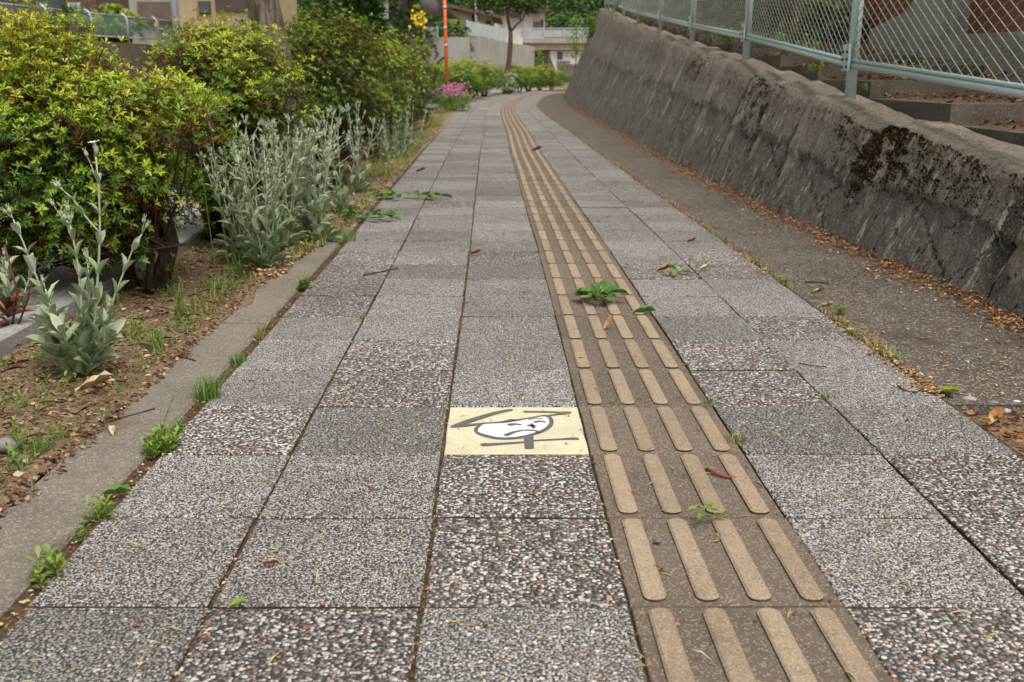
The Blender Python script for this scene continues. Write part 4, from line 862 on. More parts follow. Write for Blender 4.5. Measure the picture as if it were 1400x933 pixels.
fl = MB(); tip = lp((129, 196, 0))[0]; fl.tube([lp((131, 214, 0))[0], lp((132, 205, 0))[0], tip + np.array((0, 0, -.006)), tip], [.003, .0065, .0055, .003], 8, .8); fl.obj('calyx', M['campion'], c.t, True)
pp = []; dd_ = []
for k in range(5): a = k * 1.256 + .4; pp.append(tip); dd_.append((math.cos(a) - .5, math.sin(a) - .3, .25))
V, F, n = leaves(pp, dd_, np.tile((-.3, -.2, 1), (5, 1)), .017, .016, LEAF5); obj('flower', (V, F), M['white_petal'], c.t, np.repeat(.5, len(V)))
c.done()
c = Campion('broad leaved silvery plant cut off by the left edge', (*ground(18, 440, -.03), -.03)); B1 = c.b
for (dx, dy, h) in ((0, 0, .20), (.04, .03, .16), (-.05, 0, .22), (.02, -.04, .14), (-.02, .04, .19)): c.stem([(dx * .3, dy * .3, 0), (dx * .8, dy * .8, h * .5), (dx * 1.5, dy * 1.5, h)], .003, 5, .085, .05, 1)
c.rosette(10, .08); c.done()
# red-leaved plant at the left edge
X, Y = ground(14, 462, -.03); t = thing('red_leaved_plant', 'red leaved plant with dark red stem at the left edge beside the campion', 'plant', (X, Y, -.03)); P0 = np.array((X, Y, -.03))
mb = MB(); mb.tube([(0, 0, 0), at(24, 400, Y) - P0, at(6, 335, Y) - P0], [.004, .0035, .003], 6, .2); mb.tube([(0.01, 0, 0), at(38, 410, Y) - P0, at(44, 375, Y) - P0], [.0035, .003, .002], 6, .1); mb.obj('stem', M['red_leaf'], t, True)
for k in range(14):
    a = k * 2.4; V, F = long_leaf(2, 5, .3, .3, .03); me = mesh_data('leaf', V, F, M['red_leaf'], np.full(len(V), RS.choice([.2, .5, .9])), True); e = RS.uniform(.2, 1.3)
    o = link('leaf', me, t, (0, 0, .02 + .09 * RS.rand()), orient((math.cos(a), math.sin(a), e), (-math.cos(a) * e, -math.sin(a) * e, 1))); L = RS.uniform(.05, .09); o.scale = (L, L * .4, L)

CL = ['front campion of the big silvery clump beside the path, with drooping base leaves', 'silvery campion at the left of the big clump, against the bush stems', 'silvery campion in the middle of the big clump', 'silvery campion on the path side of the big clump', 'silvery campion at the back of the big clump', 'silvery campion trailing behind the big clump', 'lone tall campion between the big clump and the far grey one']
for i, (x, y, ns, h, rx) in enumerate(((-.985, 3.98, 8, .46, .20), (-1.16, 4.25, 7, .52, .24), (-1.02, 4.45, 8, .53, .22), (-.90, 4.60, 7, .50, .2), (-1.0, 5.05, 6, .53, .22), (-.95, 5.6, 4, .46, .18), (-.98, 6.5, 4, .50, .14))):
    rs = np.random.RandomState(300 + i); c = Campion(CL[i], (x, y, -.03), None, True)
    for k in range(ns):
        a = 2 * math.pi * k / ns + rs.uniform(-.4, .4); r_ = rx * rs.uniform(.35, 1.0); hh = h * rs.uniform(.82, 1.12); q = np.array((math.cos(a) * r_ * .8, math.sin(a) * r_, 0))
        c.stem([q * .08, q * .35 + (0, 0, hh * .35), q * .7 + (0, 0, hh * .7), q + (0, 0, hh)], .003, 7 if i < 4 else 6, .10, .034, 5, rs, spread=.5)
        for b in range(2):
            u = rs.uniform(.6, .8); p0 = q * u * .95 + np.array((0, 0, hh * u)); dq = rs.normal(0, .05, 3); dq[2] = hh * rs.uniform(.16, .28); c.stem([p0, p0 + dq * .5, p0 + dq], .002, 1, .03, .02, 3, rs)
    c.rosette(18 if i < 4 else 8, .11, rs, .45, (.3, 1.8), yellow=4 if i == 0 else 0); c.done()
for i, (x, y, ns, h, rx, lb) in enumerate(((-1.10, 9.3, 10, .44, .22, 'grey-green campion clump along the bed edge, nearer half'), (-1.12, 10.5, 16, .50, .30, 'grey-green campion clump along the bed edge, farther half'), (-1.45, 26.5, 16, .6, .3, 'pale grey bush like campion at the foot of the leaning pine'))):
    if i == 2: continue
    rs = np.random.RandomState(400 + i); c = Campion(lb, (x, y, -.03), None, False)
    for k in range(ns * 2):
        a = rs.uniform(0, 6.28); r_ = rx * math.sqrt(rs.rand()); hh = h * rs.uniform(.7, 1.1); q = np.array((math.cos(a) * r_ * .8, math.sin(a) * r_ * 1.5, 0)); c.stem([q * .6, q * .8 + (0, 0, hh * .5), q + (0, 0, hh)], .003, 8, .08, .03, 3, rs)
    c.done()
make_bush('silvery_bush', 'pale grey rounded bush at the foot of the leaning pine', (float(xo(40.5)) - .60, 40.5, -.03), (float(xo(40.5)) - .60, 40.5, .40), (.30, .30, .38), 30, 16, .07, twig=False, tint0=.62, stems=3, tmpl=LEAF4, mat='campion', seed=33)
# magenta campion blossoms among the bushes
for (px, py, Y, lb) in ((283, 131, 3.5, 'single crimson blossom against the second bush, upper one'), (268, 173, 3.4, 'single crimson blossom beside the nearest bush, lower one'), (359, 143, 3.85, 'single crimson blossom in front of the tree trunk foot')):
    p = at(px, py, Y); t = thing('campion_flower', lb, 'flower', (p[0], p[1], -.03)); mb = MB(); mb.tube([(.03, .02, 0), (.015, .01, p[2] * .5), (0, 0, p[2] + .03)], [.0014, .0013, .0012], 5, .8); mb.obj('stem', M['weed'], t)
    k = np.arange(6) * 1.05; V, F, n = leaves(np.tile((0, 0, p[2] + .03), (6, 1)), np.stack([np.cos(k), np.sin(k), np.full(6, .3)], 1), np.tile((0, 0, 1.0), (6, 1)), .021, .020); obj('petals', (V, F), M['magenta'], t, np.repeat(.05, len(V)))

# pink flower bed by the orange pole
X, Y = -1.62, 22.0; t = thing('pink_flowers', 'bright pink flower clump at the bend beneath the orange pole', 'flowers', (X, Y, -.03)); m = 300
P = np.stack([RS.normal(.32, .20, m), RS.normal(0, .35, m), RS.uniform(.0, .34, m)], 1); V, F, tt = leafy(P, np.full(m, .13), RS.uniform(.1, .6, m)); obj('foliage', (V, F), M['weed'], t, tt, kind='stuff')
m = 230; P = np.stack([RS.normal(.36, .17, m), RS.normal(0, .25, m), np.clip(RS.normal(.44, .09, m), .2, .7)], 1); scf = RS.normal(0, 1, (m, 3)); V, F, n = leaves(P, scf, np.tile((0, -1, .5), (m, 1)), .05, .045); obj('petals', (V, F), M['magenta'], t, np.repeat(RS.uniform(.3, 1, m), n), kind='stuff')

# ------------------------------------------------------------------ the thick tree between the bushes
t = thing('street_tree', 'thick grey-brown tree trunk rising between the bushes', 'tree', (-1.40, 6.0, -.03)); mb = MB(); pts = []; rad = []
b0 = np.array((-1.40, 6.0, -.03))
for z, px in ((-.05, 398), (.3, 392), (.6, 383), (.9, 374), (1.2, 366), (1.8, 362), (2.4, 360)): pts.append((at(px, 100, 6.0)[0] - b0[0] + .01 * math.sin(z * 9), .02 * math.sin(z * 5), z)); rad.append(.115 if z < 0 else .09 + .008 * math.sin(z * 7))
n_ = 18; base_i = len(mb.V); mb.tube(pts, rad, n_); mb.V = [(x + .008 * math.sin(9 * math.atan2(y, x - pts[0][0]) + z * 2), y + .006 * math.cos(7 * z), z) for x, y, z in mb.V]; mb.obj('trunk', M['bark'], t, True)
top = np.array(pts[-1]); lp_ = []; ld = []
for k in range(5):
    a = k * 1.26; e = top + np.array((math.cos(a) * .9, math.sin(a) * .9, 1.3)); mb = MB(); mb.tube([top - (0, 0, .05), top + (e - top) * .5 + np.array((0, 0, .15)), e], [.055, .035, .012], 8); mb.obj('limb', M['bark'], t, True)
    m = 500; lp_.append(e + RS.normal(0, .33, (m, 3))); 
P = np.concatenate(lp_); d = RS.normal(0, 1, P.shape); V, F, n = leaves(P, d, np.tile((0, 0, 1.0), (len(P), 1)) + RS.normal(0, .5, P.shape), .07, .04, LEAF4); obj('crown', (V, F), M['bush_leaf'], t, np.repeat(RS.uniform(.1, .5, len(P)), n))

# ------------------------------------------------------------------ small fallen things on the paving
def fallen_leaf(px, py, L, az, label, mat='litter', tint=.5, wr=.4, curl=.35, z=.006, cat='leaf', name='fallen_leaf'):
    X, Y = ground(px, py); V, F = long_leaf(2, 6, .5, -curl, .05); V = V.copy(); V[:, 0] = (V[:, 0] - .5) * L; V[:, 1] *= L * wr; V[:, 2] = V[:, 2] * L; V[:, 2] -= V[:, 2].min(); ca, sa = math.cos(az), math.sin(az)
    V = np.stack([V[:, 0] * ca - V[:, 1] * sa, V[:, 0] * sa + V[:, 1] * ca, V[:, 2]], 1); o = obj(name, (V, F), M[mat], None, np.clip(tint + .15 * RS.normal(0, 1, len(V)), 0, 1), True); o.location = (X, Y, z); tag(o, label, cat); return o
fallen_leaf(650, 350, .055, .1, 'orange-brown dead leaf lying across the joint left of the guide tiles', tint=.5, wr=.3)
fallen_leaf(907, 373, .06, 0.0, 'orange-brown leaf beside a thin green stalk on the right pavers', tint=.52, wr=.35)
fallen_leaf(945, 333, .05, .05, 'dead orange leaf lying on the right pavers far from the bars', tint=.5, wr=.3)
fallen_leaf(881, 430, .075, -.1, 'single green leaf lying on the right edge of the guide tiles', 'weed', .8, .35, .1)
fallen_leaf(831, 451, .04, .8, 'curled orange leaf between two guide bars', tint=.55, wr=.5, curl=.9)
fallen_leaf(160, 680, .055, .15, 'green leaf lying on the paver edge near the kerb', 'weed', .75, .33, .1)
fallen_leaf(325, 834, .028, .4, 'small bright green leaf on the joint of the nearest pavers', 'weed', .2, .5, .2)
fallen_leaf(154, 596, .035, 2.0, 'cream coloured petal lying on the kerb', 'litter', .84, .38, .3)
fallen_leaf(1298, 541, .045, -.5, 'jagged green leaf at the gutter joint on the right', 'weed', .15, .6, .2)
fallen_leaf(1117, 406, .06, -.4, 'pale dry leaf curled on the gutter joint', tint=.82, wr=.3, curl=.5)
fallen_leaf(1128, 424, .05, -.3, 'yellow dry leaf at the gutter joint below the pale one', tint=.78, wr=.35)
fallen_leaf(963, 371, .05, .3, 'grey dry leaf near the joint of the right hand pavers', tint=.75, wr=.4)
fallen_leaf(128, 522, .09, .5, 'yellowed leaf lying at the foot of the tall campion', tint=.76, wr=.32, z=-.02)
fallen_leaf(575, 236, .08, 0, 'brown leaf far along the left column of pavers', tint=.5, wr=.4)
fallen_leaf(734, 207, .10, 0, 'dark leaf lying on the far guide tiles', tint=.1, wr=.5)
fallen_leaf(370, 776, .03, .1, 'tan bark flake on the near left paver', tint=.66, wr=.25, curl=.1)
fallen_leaf(1362, 566, .05, .6, 'curled pale brown husk on the litter in the right gap', tint=.66, wr=.6, curl=.6, z=-.02)
def stick(pts, r, label, mat='twig', tint=.1):
    X, Y = ground(*pts[0]); P = [np.array((*ground(*p), .004 + .002 * (i % 2))) - np.array((X, Y, 0)) for i, p in enumerate(pts)]; mb = MB(); mb.tube(P, [r * (1 - .12 * i) for i in range(len(P))], 6, tint); o = mb.obj('stick', M[mat], None, True); o.location = (X, Y, 0); tag(o, label, 'stick')
stick([(966, 644), (978, 651), (992, 655), (1007, 657)], .0035, 'red-brown twig lying across a guide bar', tint=.75)
stick([(497, 378), (515, 375), (532, 371), (545, 369)], .0032, 'dark stick lying across a joint of the left pavers', tint=0)
stick([(135, 584), (165, 575), (190, 568), (212, 562)], .003, 'dark twig lying from the soil onto the kerb', tint=.05)
stick([(1092, 499), (1110, 503), (1130, 504)], .002, 'thin dark sprig on the light right hand paver', tint=0)
stick([(1228, 530), (1238, 538), (1252, 539), (1262, 534)], .002, 'curved dark tendril on the right hand paver', tint=0)
stick([(1101, 387), (1118, 388), (1134, 390)], .003, 'straight grey stick lying on the gutter strip', 'stem')
stick([(225, 497), (245, 490), (268, 496)], .004, 'short brown stick lying against the kerb behind the tuft', 'stem')
def stone(px, py, r, tint, label, z=.006):
    X, Y = ground(px, py, z); V = ICO[0] * r * np.array((1.2, .9, .55)) * (1 + RS.uniform(-.12, .12, (len(ICO[0]), 1))); o = obj('stone', (V, ICO[1]), M['pebble'], None, np.full(len(V), tint), False); o.location = (X, Y, z); tag(o, label, 'stone')
stone(900, 740, .007, .05, 'small dark pebble between guide bars')
stone(9, 608, .028, .2, 'flat grey stone on the soil at the left edge', -.02)
stone(22, 682, .014, .8, 'white stone on the near soil by the kerb', -.025)
stone(36, 670, .009, .95, 'small bright white stone next to the larger one', -.025)
stone(1325, 548, .022, .45, 'flat grey stone at the broken end of the gutter strip', -.012)
stone(1358, 553, .018, .15, 'dark rounded stone in the broken gutter end', -.012)
stone(1390, 552, .016, .85, 'white stone at the right edge of the gutter end', -.012)
stone(1375, 562, .012, .6, 'light pebble below the dark gutter stone', -.012)
def leafy_twig(px, py, n, L, r, label, tint=.75, flat=.25, spread=(1, 1)):
    X, Y = ground(px, py); t = thing('leafy_twig', label, 'twig', (X, Y, .004)); mb = MB(); mb.tube([(-r * spread[0], -.01, .004), (0, .0, .012), (r * spread[0], .01, .006)], [.002, .002, .001], 5, .3); mb.obj('stem', M['weed'], t)
    for k in range(n):
        a = k * 2.4 + RS.uniform(-.4, .4); q = r * RS.uniform(.1, .9); p = (math.cos(a) * q * spread[0], math.sin(a) * q * spread[1], .006 + .02 * RS.rand() + flat * .04); V, F = long_leaf(2, 5, .35, .2, .05); me = mesh_data('leaf', V, F, M['weed'], np.full(len(V), np.clip(RS.normal(tint, .12), 0, 1)), True); e = RS.uniform(0, flat * 2)
        o = link('leaf', me, t, p, orient((math.cos(a), math.sin(a), e), (RS.normal(0, .4), RS.normal(0, .4), 1))); l_ = L * RS.uniform(.7, 1.15); o.scale = (l_, l_ * .52, l_)
leafy_twig(818, 415, 26, .058, .048, 'broken green leafy twig lying on the guide tiles', .85, .3)
leafy_twig(562, 273, 22, .075, .17, 'flattened leafy sprig across the left joint, farther one', .8, .15, (1.2, .35))
leafy_twig(500, 301, 20, .075, .17, 'flattened leafy sprig at the kerb, nearer one', .8, .2, (1.1, .5))
leafy_twig(963, 716, 8, .022, .018, 'small light green fern piece on a guide bar', .15, .15)
leafy_twig(925, 376, 5, .05, .03, 'thin yellow-green stalk on the coarse right hand paver', .2, .05)

# ------------------------------------------------------------------ right side behind the fence
def sprig(px, py, Y, n, h, label, tint=.2):
    p = at(px, py, Y); t = thing('weed', label, 'weed', p); P = np.stack([RS.normal(0, h * .6, n), RS.normal(0, h * .5, n), RS.uniform(0, h * .4, n)], 1); V, F, tt = leafy(P, RS.uniform(.4, .9, n) * h, np.full(n, tint), 7); obj('foliage', (V, F), M['weed'], t, tt, kind='stuff')
sprig(1230, 113, 6.3, 22, .12, 'yellow-green weed under the fence rail near the big post', .1); sprig(1190, 128, 5.9, 8, .06, 'two tiny green weeds by the foot of the big post', .5); sprig(1385, 90, 6.6, 8, .12, 'green weed behind the fence at the right edge', .4)
sprig(1085, 82, 7.6, 24, .16, 'leafy weed behind the fence between the two near posts', .45); sprig(1112, 105, 6.6, 10, .08, 'small bright weed on the step behind the wall rim', .3); sprig(990, 62, 10.5, 30, .16, 'bushy green weed behind the second fence post', .45); sprig(1040, 66, 9.0, 20, .13, 'green weed just right of the second fence post', .5)
sprig(940, 46, 13.0, 24, .14, 'yellowish weeds behind the third fence post', .1); sprig(880, 28, 19.0, 24, .18, 'yellow weeds behind the far fence posts', .05); sprig(850, 18, 25.0, 30, .22, 'green weeds behind the farthest fence posts', .3)
# fern on the far end of the wall face
p = wall_point(30.5, .80, .05); t = thing('fern', 'yellow-green fern hanging on the far end of the sloping wall', 'fern', p); m = 160; a = RS.uniform(0, 6.28, m)
V, F, n = leaves(RS.normal(0, .14, (m, 3)) * (.6, 1.4, 1.6), np.stack([np.cos(a) - .8, np.sin(a), RS.uniform(-1.2, .4, m)], 1), np.tile((-.6, 0, 1), (m, 1)), RS.uniform(.12, .3, m), .045, LEAF5); obj('fronds', (V, F), M['weed'], t, np.repeat(RS.uniform(0, .45, m), n), kind='stuff')

t = thing('red_building', 'long brick-red building with grey pillars behind the fence', 'building', (4.3, 4, .6))
def bx(name, mat, x0, x1, y0, y1, z0, z1, par, label=None):
    b = par.location; mb = MB(); mb.box(x0 - b[0], x1 - b[0], y0 - b[1], y1 - b[1], z0 - b[2], z1 - b[2]); o = mb.obj(name, M[mat], par)
    if label: o['label'] = label
    return o
bx('wall', 'red_wall', 3.75, 9, 3.2, 18.5, .3, 4.2, t); bx('plinth', 'rock', 3.66, 3.76, 3.2, 18.5, .3, 1.04, t)
for y in (8.66, 13.45, 16.4): bx('pillar', 'pale_concrete', 3.64, 3.8, y, y + .12, .3, 4.1, t)
bx('roof', 'roof', 3.4, 9.5, 2.8, 19, 4.2, 4.4, t)
for y in (5.0, 10.3, 14.4): bx('window', 'glass', 3.73, 3.9, y, y + 1.3, 2.6, 3.6, t)
def wedge(name, mat, pts, x0, x1, par, lab=None):
    """prism along X from a polygon in Y, Z"""
    b = par.location; n = len(pts); V = [(x0 - b[0], y - b[1], z - b[2]) for y, z in pts] + [(x1 - b[0], y - b[1], z - b[2]) for y, z in pts]; F = [tuple(range(n)), tuple(range(2 * n - 1, n - 1, -1))] + [(i, n + i, n + (i + 1) % n, (i + 1) % n) for i in range(n)]
    return obj(name, (V, F), M[mat], par)
t = thing('buttress_wall', 'pale grey slanting concrete buttress in front of the red building', 'wall', (3.7, 8, .6))
wedge('slab', 'pale_concrete', [(8.8, .5), (10.6, .5), (10.6, 1.18), (9.55, 1.32), (9.05, 2.2), (8.8, 2.2)], 3.60, 3.752, t)
wedge('slab', 'pale_concrete', [(11.3, .6), (13.4, .6), (13.4, .95), (11.6, 2.1), (11.3, 2.1)], 3.60, 3.752, t)
t = thing('block_wall', 'low wall of pale grey concrete blocks behind the near fence bay', 'wall', (3.6, 7, .6))
for r_ in range(2):
    for q in range(3): bx('block', 'rock', 3.22 + RS.uniform(-.02, .02), 3.55, 7.95 + q * .42 + .2 * (r_ % 2), 8.35 + q * .42 + .2 * (r_ % 2), .70 + r_ * .17, .862 + r_ * .17, t)
t = thing('concrete_footing', 'weathered pale concrete footing with yellow lichen along the foot of the red wall', 'wall', (3.4, 6.5, .6))
for (a_, b_, h_) in ((4.2, 5.55, .90), (5.56, 6.62, .97), (6.63, 7.85, 1.03)): wedge('footing_block', 'rock', [(a_, .4), (b_, .4), (b_, h_ - .05), (b_ - .06, h_), (a_ + .08, h_ - .02), (a_, h_ - .08)], 3.22, 3.655, t)
t = thing('grey_outbuilding', 'grey wall of an outbuilding behind the far part of the fence', 'building', (4.0, 22, 1.5)); bx('wall', 'pale_concrete', 4.4, 8, 19.2, 40, 1.0, 5.2, t); bx('roof', 'roof', 4.0, 8.4, 18.9, 40.4, 5.2, 5.4, t); bx('window', 'glass', 4.37, 4.5, 22, 24, 3, 4.3, t)
for i, (x, y, z, s, lb) in enumerate(((3.3, 14.5, 1.2, .45, 'green shrub behind the fence between third and fourth posts'), (3.4, 18, 1.5, .5, 'shrub behind the fence near the outbuilding corner'), (3.9, 23.5, 1.9, .6, 'shrub against the grey outbuilding'), (3.3, 11.0, .95, .35, 'low shrub behind the fence beside the slanting slab'))):
    make_bush('shrub', lb, (x, y, z), (x, y, z + s * .9), (s, s * 1.2, s * .8), 26, 18, .06, twig=False, tint0=.28, stems=3, tmpl=LEAF4, seed=60 + i)

# ------------------------------------------------------------------ orange mirror pole, signboard, poles
Y = 23.5; b = at(611.5, 104, Y); t = thing('traffic_mirror', 'orange pole carrying a round traffic mirror seen from behind', 'mirror', (b[0], Y, -.03)); mb = MB(); tp = at(606.5, -30, Y)
mb.tube([(0, 0, 0), (tp[0] - b[0], 0, tp[2] + .3)], .040, 14); mb.obj('pole', M['orange'], t, True)
for yy in (10, 38, 62): p = at(607.5 + yy * .03, yy, Y); mb = MB(); mb.tube([(p[0] - b[0] - .0, 0, p[2]), (p[0] - b[0], 0, p[2] + .05)], .047, 14); mb.obj('clamp', M['steel'], t, True)
ctr = at(594, -3, Y); mb = MB(); prof = [(0, .10), (.16, .09), (.32, .05), (.40, 0), (.42, -.10)]; V = []; F = []; n_ = 28
for r_, dpt in prof:
    for k in range(n_): a = 2 * math.pi * k / n_; rx_, ry_ = r_ * .88 * math.cos(a), -dpt; V.append((ctr[0] - b[0] + rx_ * .62 - ry_ * .78, .06 + rx_ * .78 + ry_ * .62, ctr[2] + .03 + r_ * .88 * math.sin(a)))
for j in range(len(prof) - 1):
    for k in range(n_): F.append((j * n_ + k, j * n_ + (k + 1) % n_, (j + 1) * n_ + (k + 1) % n_, (j + 1) * n_ + k))
F.append(tuple(range(n_))); o = obj('mirror_back', (V, F), M['dark_steel'], t, None, True)
mb = MB(); mb.tube([(ctr[0] - b[0] + .05, .0, ctr[2]), (tp[0] - b[0], .0, ctr[2])], .022, 8); mb.obj('bracket', M['steel'], t, True)
Y = 21.0; p0, p1 = at(516, 36, Y), at(530, 36, Y); t = thing('signboard', 'tall pale green signboard on two grey posts behind the bushes', 'sign', (p0[0], Y, -.03))
for x in (0, p1[0] - p0[0]): mb = MB(); mb.box(x - .022, x + .022, -.022, .022, 0, 3.0); mb.obj('post', M['steel'], t)
pz = at(520, 19, Y)[2]; mb = MB(); mb.box(.02, p1[0] - p0[0] - .02, -.015, .015, pz, 2.95); mb.obj('panel', M['green_panel'], t); mb = MB(); mb.box(.02, p1[0] - p0[0] - .02, -.012, .012, pz - .45, pz - .01); mb.obj('lower_panel', M['beige_wall'], t)
def pole(px, py, Y, r, h, label, cat='pole', lean=0):
    p = at(px, py, Y); t = thing('steel_pole', label, cat, (p[0], Y, -.05)); mb = MB(); mb.tube([(0, 0, 0), (lean * h, 0, h)], [r, r * .8], 12); mb.obj('shaft', M['steel'], t, True); mb = MB(); mb.tube([(lean * h, 0, h), (lean * h + 1.0, 0, h + .25)], .04, 8); mb.obj('arm', M['steel'], t, True)
pole(243, 50, 19.0, .065, 6.0, 'light grey steel pole in front of the grey house at left', lean=-.012); pole(651, 40, 52.0, .06, 7.0, 'thin light grey pole in front of the brown roofed house', lean=-.004)

# ------------------------------------------------------------------ left background: bank wall, netting fence, houses
t = thing('bank_wall', 'dark weathered concrete bank wall across the road at left', 'wall', (-12.8, 30, 0)); wedge('face', 'step', [(10, -.3), (60, -.3), (60, 2.0), (30, 1.72), (10, 1.4)], -13.3, -12.75, t)
bank = obj('bank_terrain', ([(-13.2, 8, 1.35), (-13.2, 31, 1.68), (-13.2, 60, 1.95), (-80, 60, 3.5), (-80, 8, 3.0), (-30, 8, 1.9), (-30, 60, 2.4)], [(0, 1, 2, 6, 5), (5, 6, 3, 4)]), M['hill']); tag(bank, kind='structure')
t = thing('netting_fence', 'low fence with green netting on top of the dark bank wall', 'fence', (-12.9, 30, 1.7)); ys = [20.3, 23.3, 26.3, 29.3, 32.3, 35.3, 38.3, 41.3, 44.3]
tz = lambda y: 1.4 + (y - 10) * .0165
for y in ys:
    mb = MB(); z = tz(y) - 1.7; mb.tube([(0, y - 30, z - .05), (0, y - 30, z + .72), (-.08, y - 30, z + .85), (-.18, y - 30, z + .92)], .045, 8); mb.obj('post', M['steel'], t, True)
for a, b_ in zip(ys[:-1], ys[1:]):
    za, zb = tz(a) - 1.7, tz(b_) - 1.7; mb = MB(); mb.tube([(0, a - 30, za + .14), (0, b_ - 30, zb + .14)], .025, 6); mb.tube([(-.06, a - 30, za + .82), (-.06, b_ - 30, zb + .82)], .025, 6); mb.obj('rail', M['steel'], t, True)
    obj('net_panel', ([(-.02, a - 30, za + .15), (-.02, b_ - 30, zb + .15), (-.05, b_ - 30, zb + .81), (-.05, a - 30, za + .81)], [(0, 1, 2, 3)]), M['netting'], t)
def box_at(par, name, mat, px0, px1, py0, py1, Y, dep=.3, dy=0, label=None):
    """box whose front face is at depth Y, spanning the given extents"""
    a = at(px0, py1, Y); b_ = at(px1, py0, Y); q = par.location; mb = MB(); mb.box(a[0] - q[0], b_[0] - q[0], Y + dy - q[1], Y + dy + dep - q[1], a[2] - q[2], b_[2] - q[2]); o = mb.obj(name, M[mat], par); 
    if label: o['label'] = label
    return o
YH = 40.0; t = thing('grey_house', 'grey rendered house with brown shutters across the road', 'house', (-14, YH, 1.8)); box_at(t, 'wall', 'pale_concrete', 182, 322, -60, 68, YH, 8); box_at(t, 'shutter', 'shutter', 191, 239, 3, 30, YH, .2, -.1); box_at(t, 'window_sill', 'dark_wood', 190, 240, 29, 32, YH, .2, -.15); box_at(t, 'shutter', 'shutter', 191, 239, -40, -12, YH, .2, -.1); box_at(t, 'roof', 'roof', 175, 330, -75, -60, YH, 9, -.6); box_at(t, 'lamp', 'white_wall', 219, 223, 38, 41, YH, .1, -.1)
YH = 36.0; t = thing('ochre_house', 'ochre yellow house with a small dark window at left', 'house', (-11, YH, 1.8)); box_at(t, 'wall', 'ochre', 250, 352, -70, 62, YH, 6); f_ = box_at(t, 'window', 'dark_wood', 273, 288, 2, 20, YH, .12, -.08); box_at(t, 'pane', 'glass', 275, 286, 4, 18, YH, .1, -.1); box_at(t, 'window', 'dark_wood', 296, 340, -6, 16, YH, .12, -.08); box_at(t, 'roof', 'roof', 244, 360, -84, -70, YH, 7, -.6)
YH = 46.0; t = thing('dark_wood_house', 'dark timber house behind the netting fence at the far left', 'house', (-20, YH, 1.8)); box_at(t, 'wall', 'dark_wood', -120, 178, -60, 50, YH, 8); box_at(t, 'door', 'roof', 111, 132, -10, 17, YH, .2, -.1); box_at(t, 'panel', 'green_panel', 95, 111, 4, 17, YH, .2, -.12); box_at(t, 'window', 'glass', 40, 80, -20, 12, YH, .2, -.1); box_at(t, 'roof', 'roof', -130, 186, -75, -60, YH, 9, -.6)
p = at(157, 40, 36.5); make_bush('shrub', 'clipped shrub with orange tips behind the netting fence', (p[0], 36.5, 1.7), (p[0], 36.5, 2.45), (1.0, .9, .62), 50, 22, .10, twig=False, tint0=.62, stems=3, tmpl=LEAF4, seed=70)
p = at(110, 40, 33); make_bush('shrub', 'brownish low shrub behind the netting fence, farther left', (p[0] - .3, 33, 1.7), (p[0] - .3, 33, 2.1), (.9, .7, .45), 36, 18, .09, twig=False, tint0=.55, stems=3, tmpl=LEAF4, seed=71)
p = at(60, 20, 30); make_bush('shrub', 'dark green shrub at the far left behind the netting fence', (p[0], 30, 1.6), (p[0], 30, 2.3), (1.2, .9, .8), 36, 18, .10, twig=False, tint0=.15, stems=3, tmpl=LEAF4, seed=72)

# centre background
def conifer(px, Y, h, r, label, seed):
    rs = np.random.RandomState(seed); p = at(px, 60, Y); t = thing('conifer_tree', label, 'tree', (p[0], Y, -.05)); mb = MB(); mb.tube([(0, 0, 0), (0, 0, h)], [.12, .02], 8); mb.obj('trunk', M['pine_bark'], t, True); m = 2600; z = rs.rand(m); a = rs.uniform(0, 6.28, m); rr = r * (1 - z * .75) * np.sqrt(rs.rand(m)) * (1 + .25 * np.sin(a * 5 + z * 20)); P = np.stack([np.cos(a) * rr, np.sin(a) * rr, .3 + z * h * .95], 1); d = np.stack([np.cos(a), np.sin(a), rs.normal(.3, .5, m)], 1)
    V, F, n = leaves(P, d, rs.normal(0, 1, (m, 3)), .22, .09, LEAF4); obj('crown', (V, F), M['dark_leaf'], t, np.repeat(rs.rand(m), n))
conifer(497, 20.0, 3.2, .55, 'dark green conifer left of the signboard', 1); conifer(470, 26.0, 4.5, 1.0, 'tall dark conifer behind the broad bush', 2); conifer(556, 34.0, 5.5, 1.3, 'dark evergreen tree behind the yellow flowering shrub', 3); conifer(578, 38.0, 6.0, 1.3, 'dark evergreen tree behind the traffic mirror', 4)
YH = 44.0; t = thing('brown_roofed_house', 'dark house with a low brown roof behind the evergreens', 'house', (-5, YH, 2)); box_at(t, 'wall', 'dark_wood', 520, 600, -10, 60, YH, 6); box_at(t, 'roof', 'roof', 505, 615, 8, 16, YH, 7, -1.2)
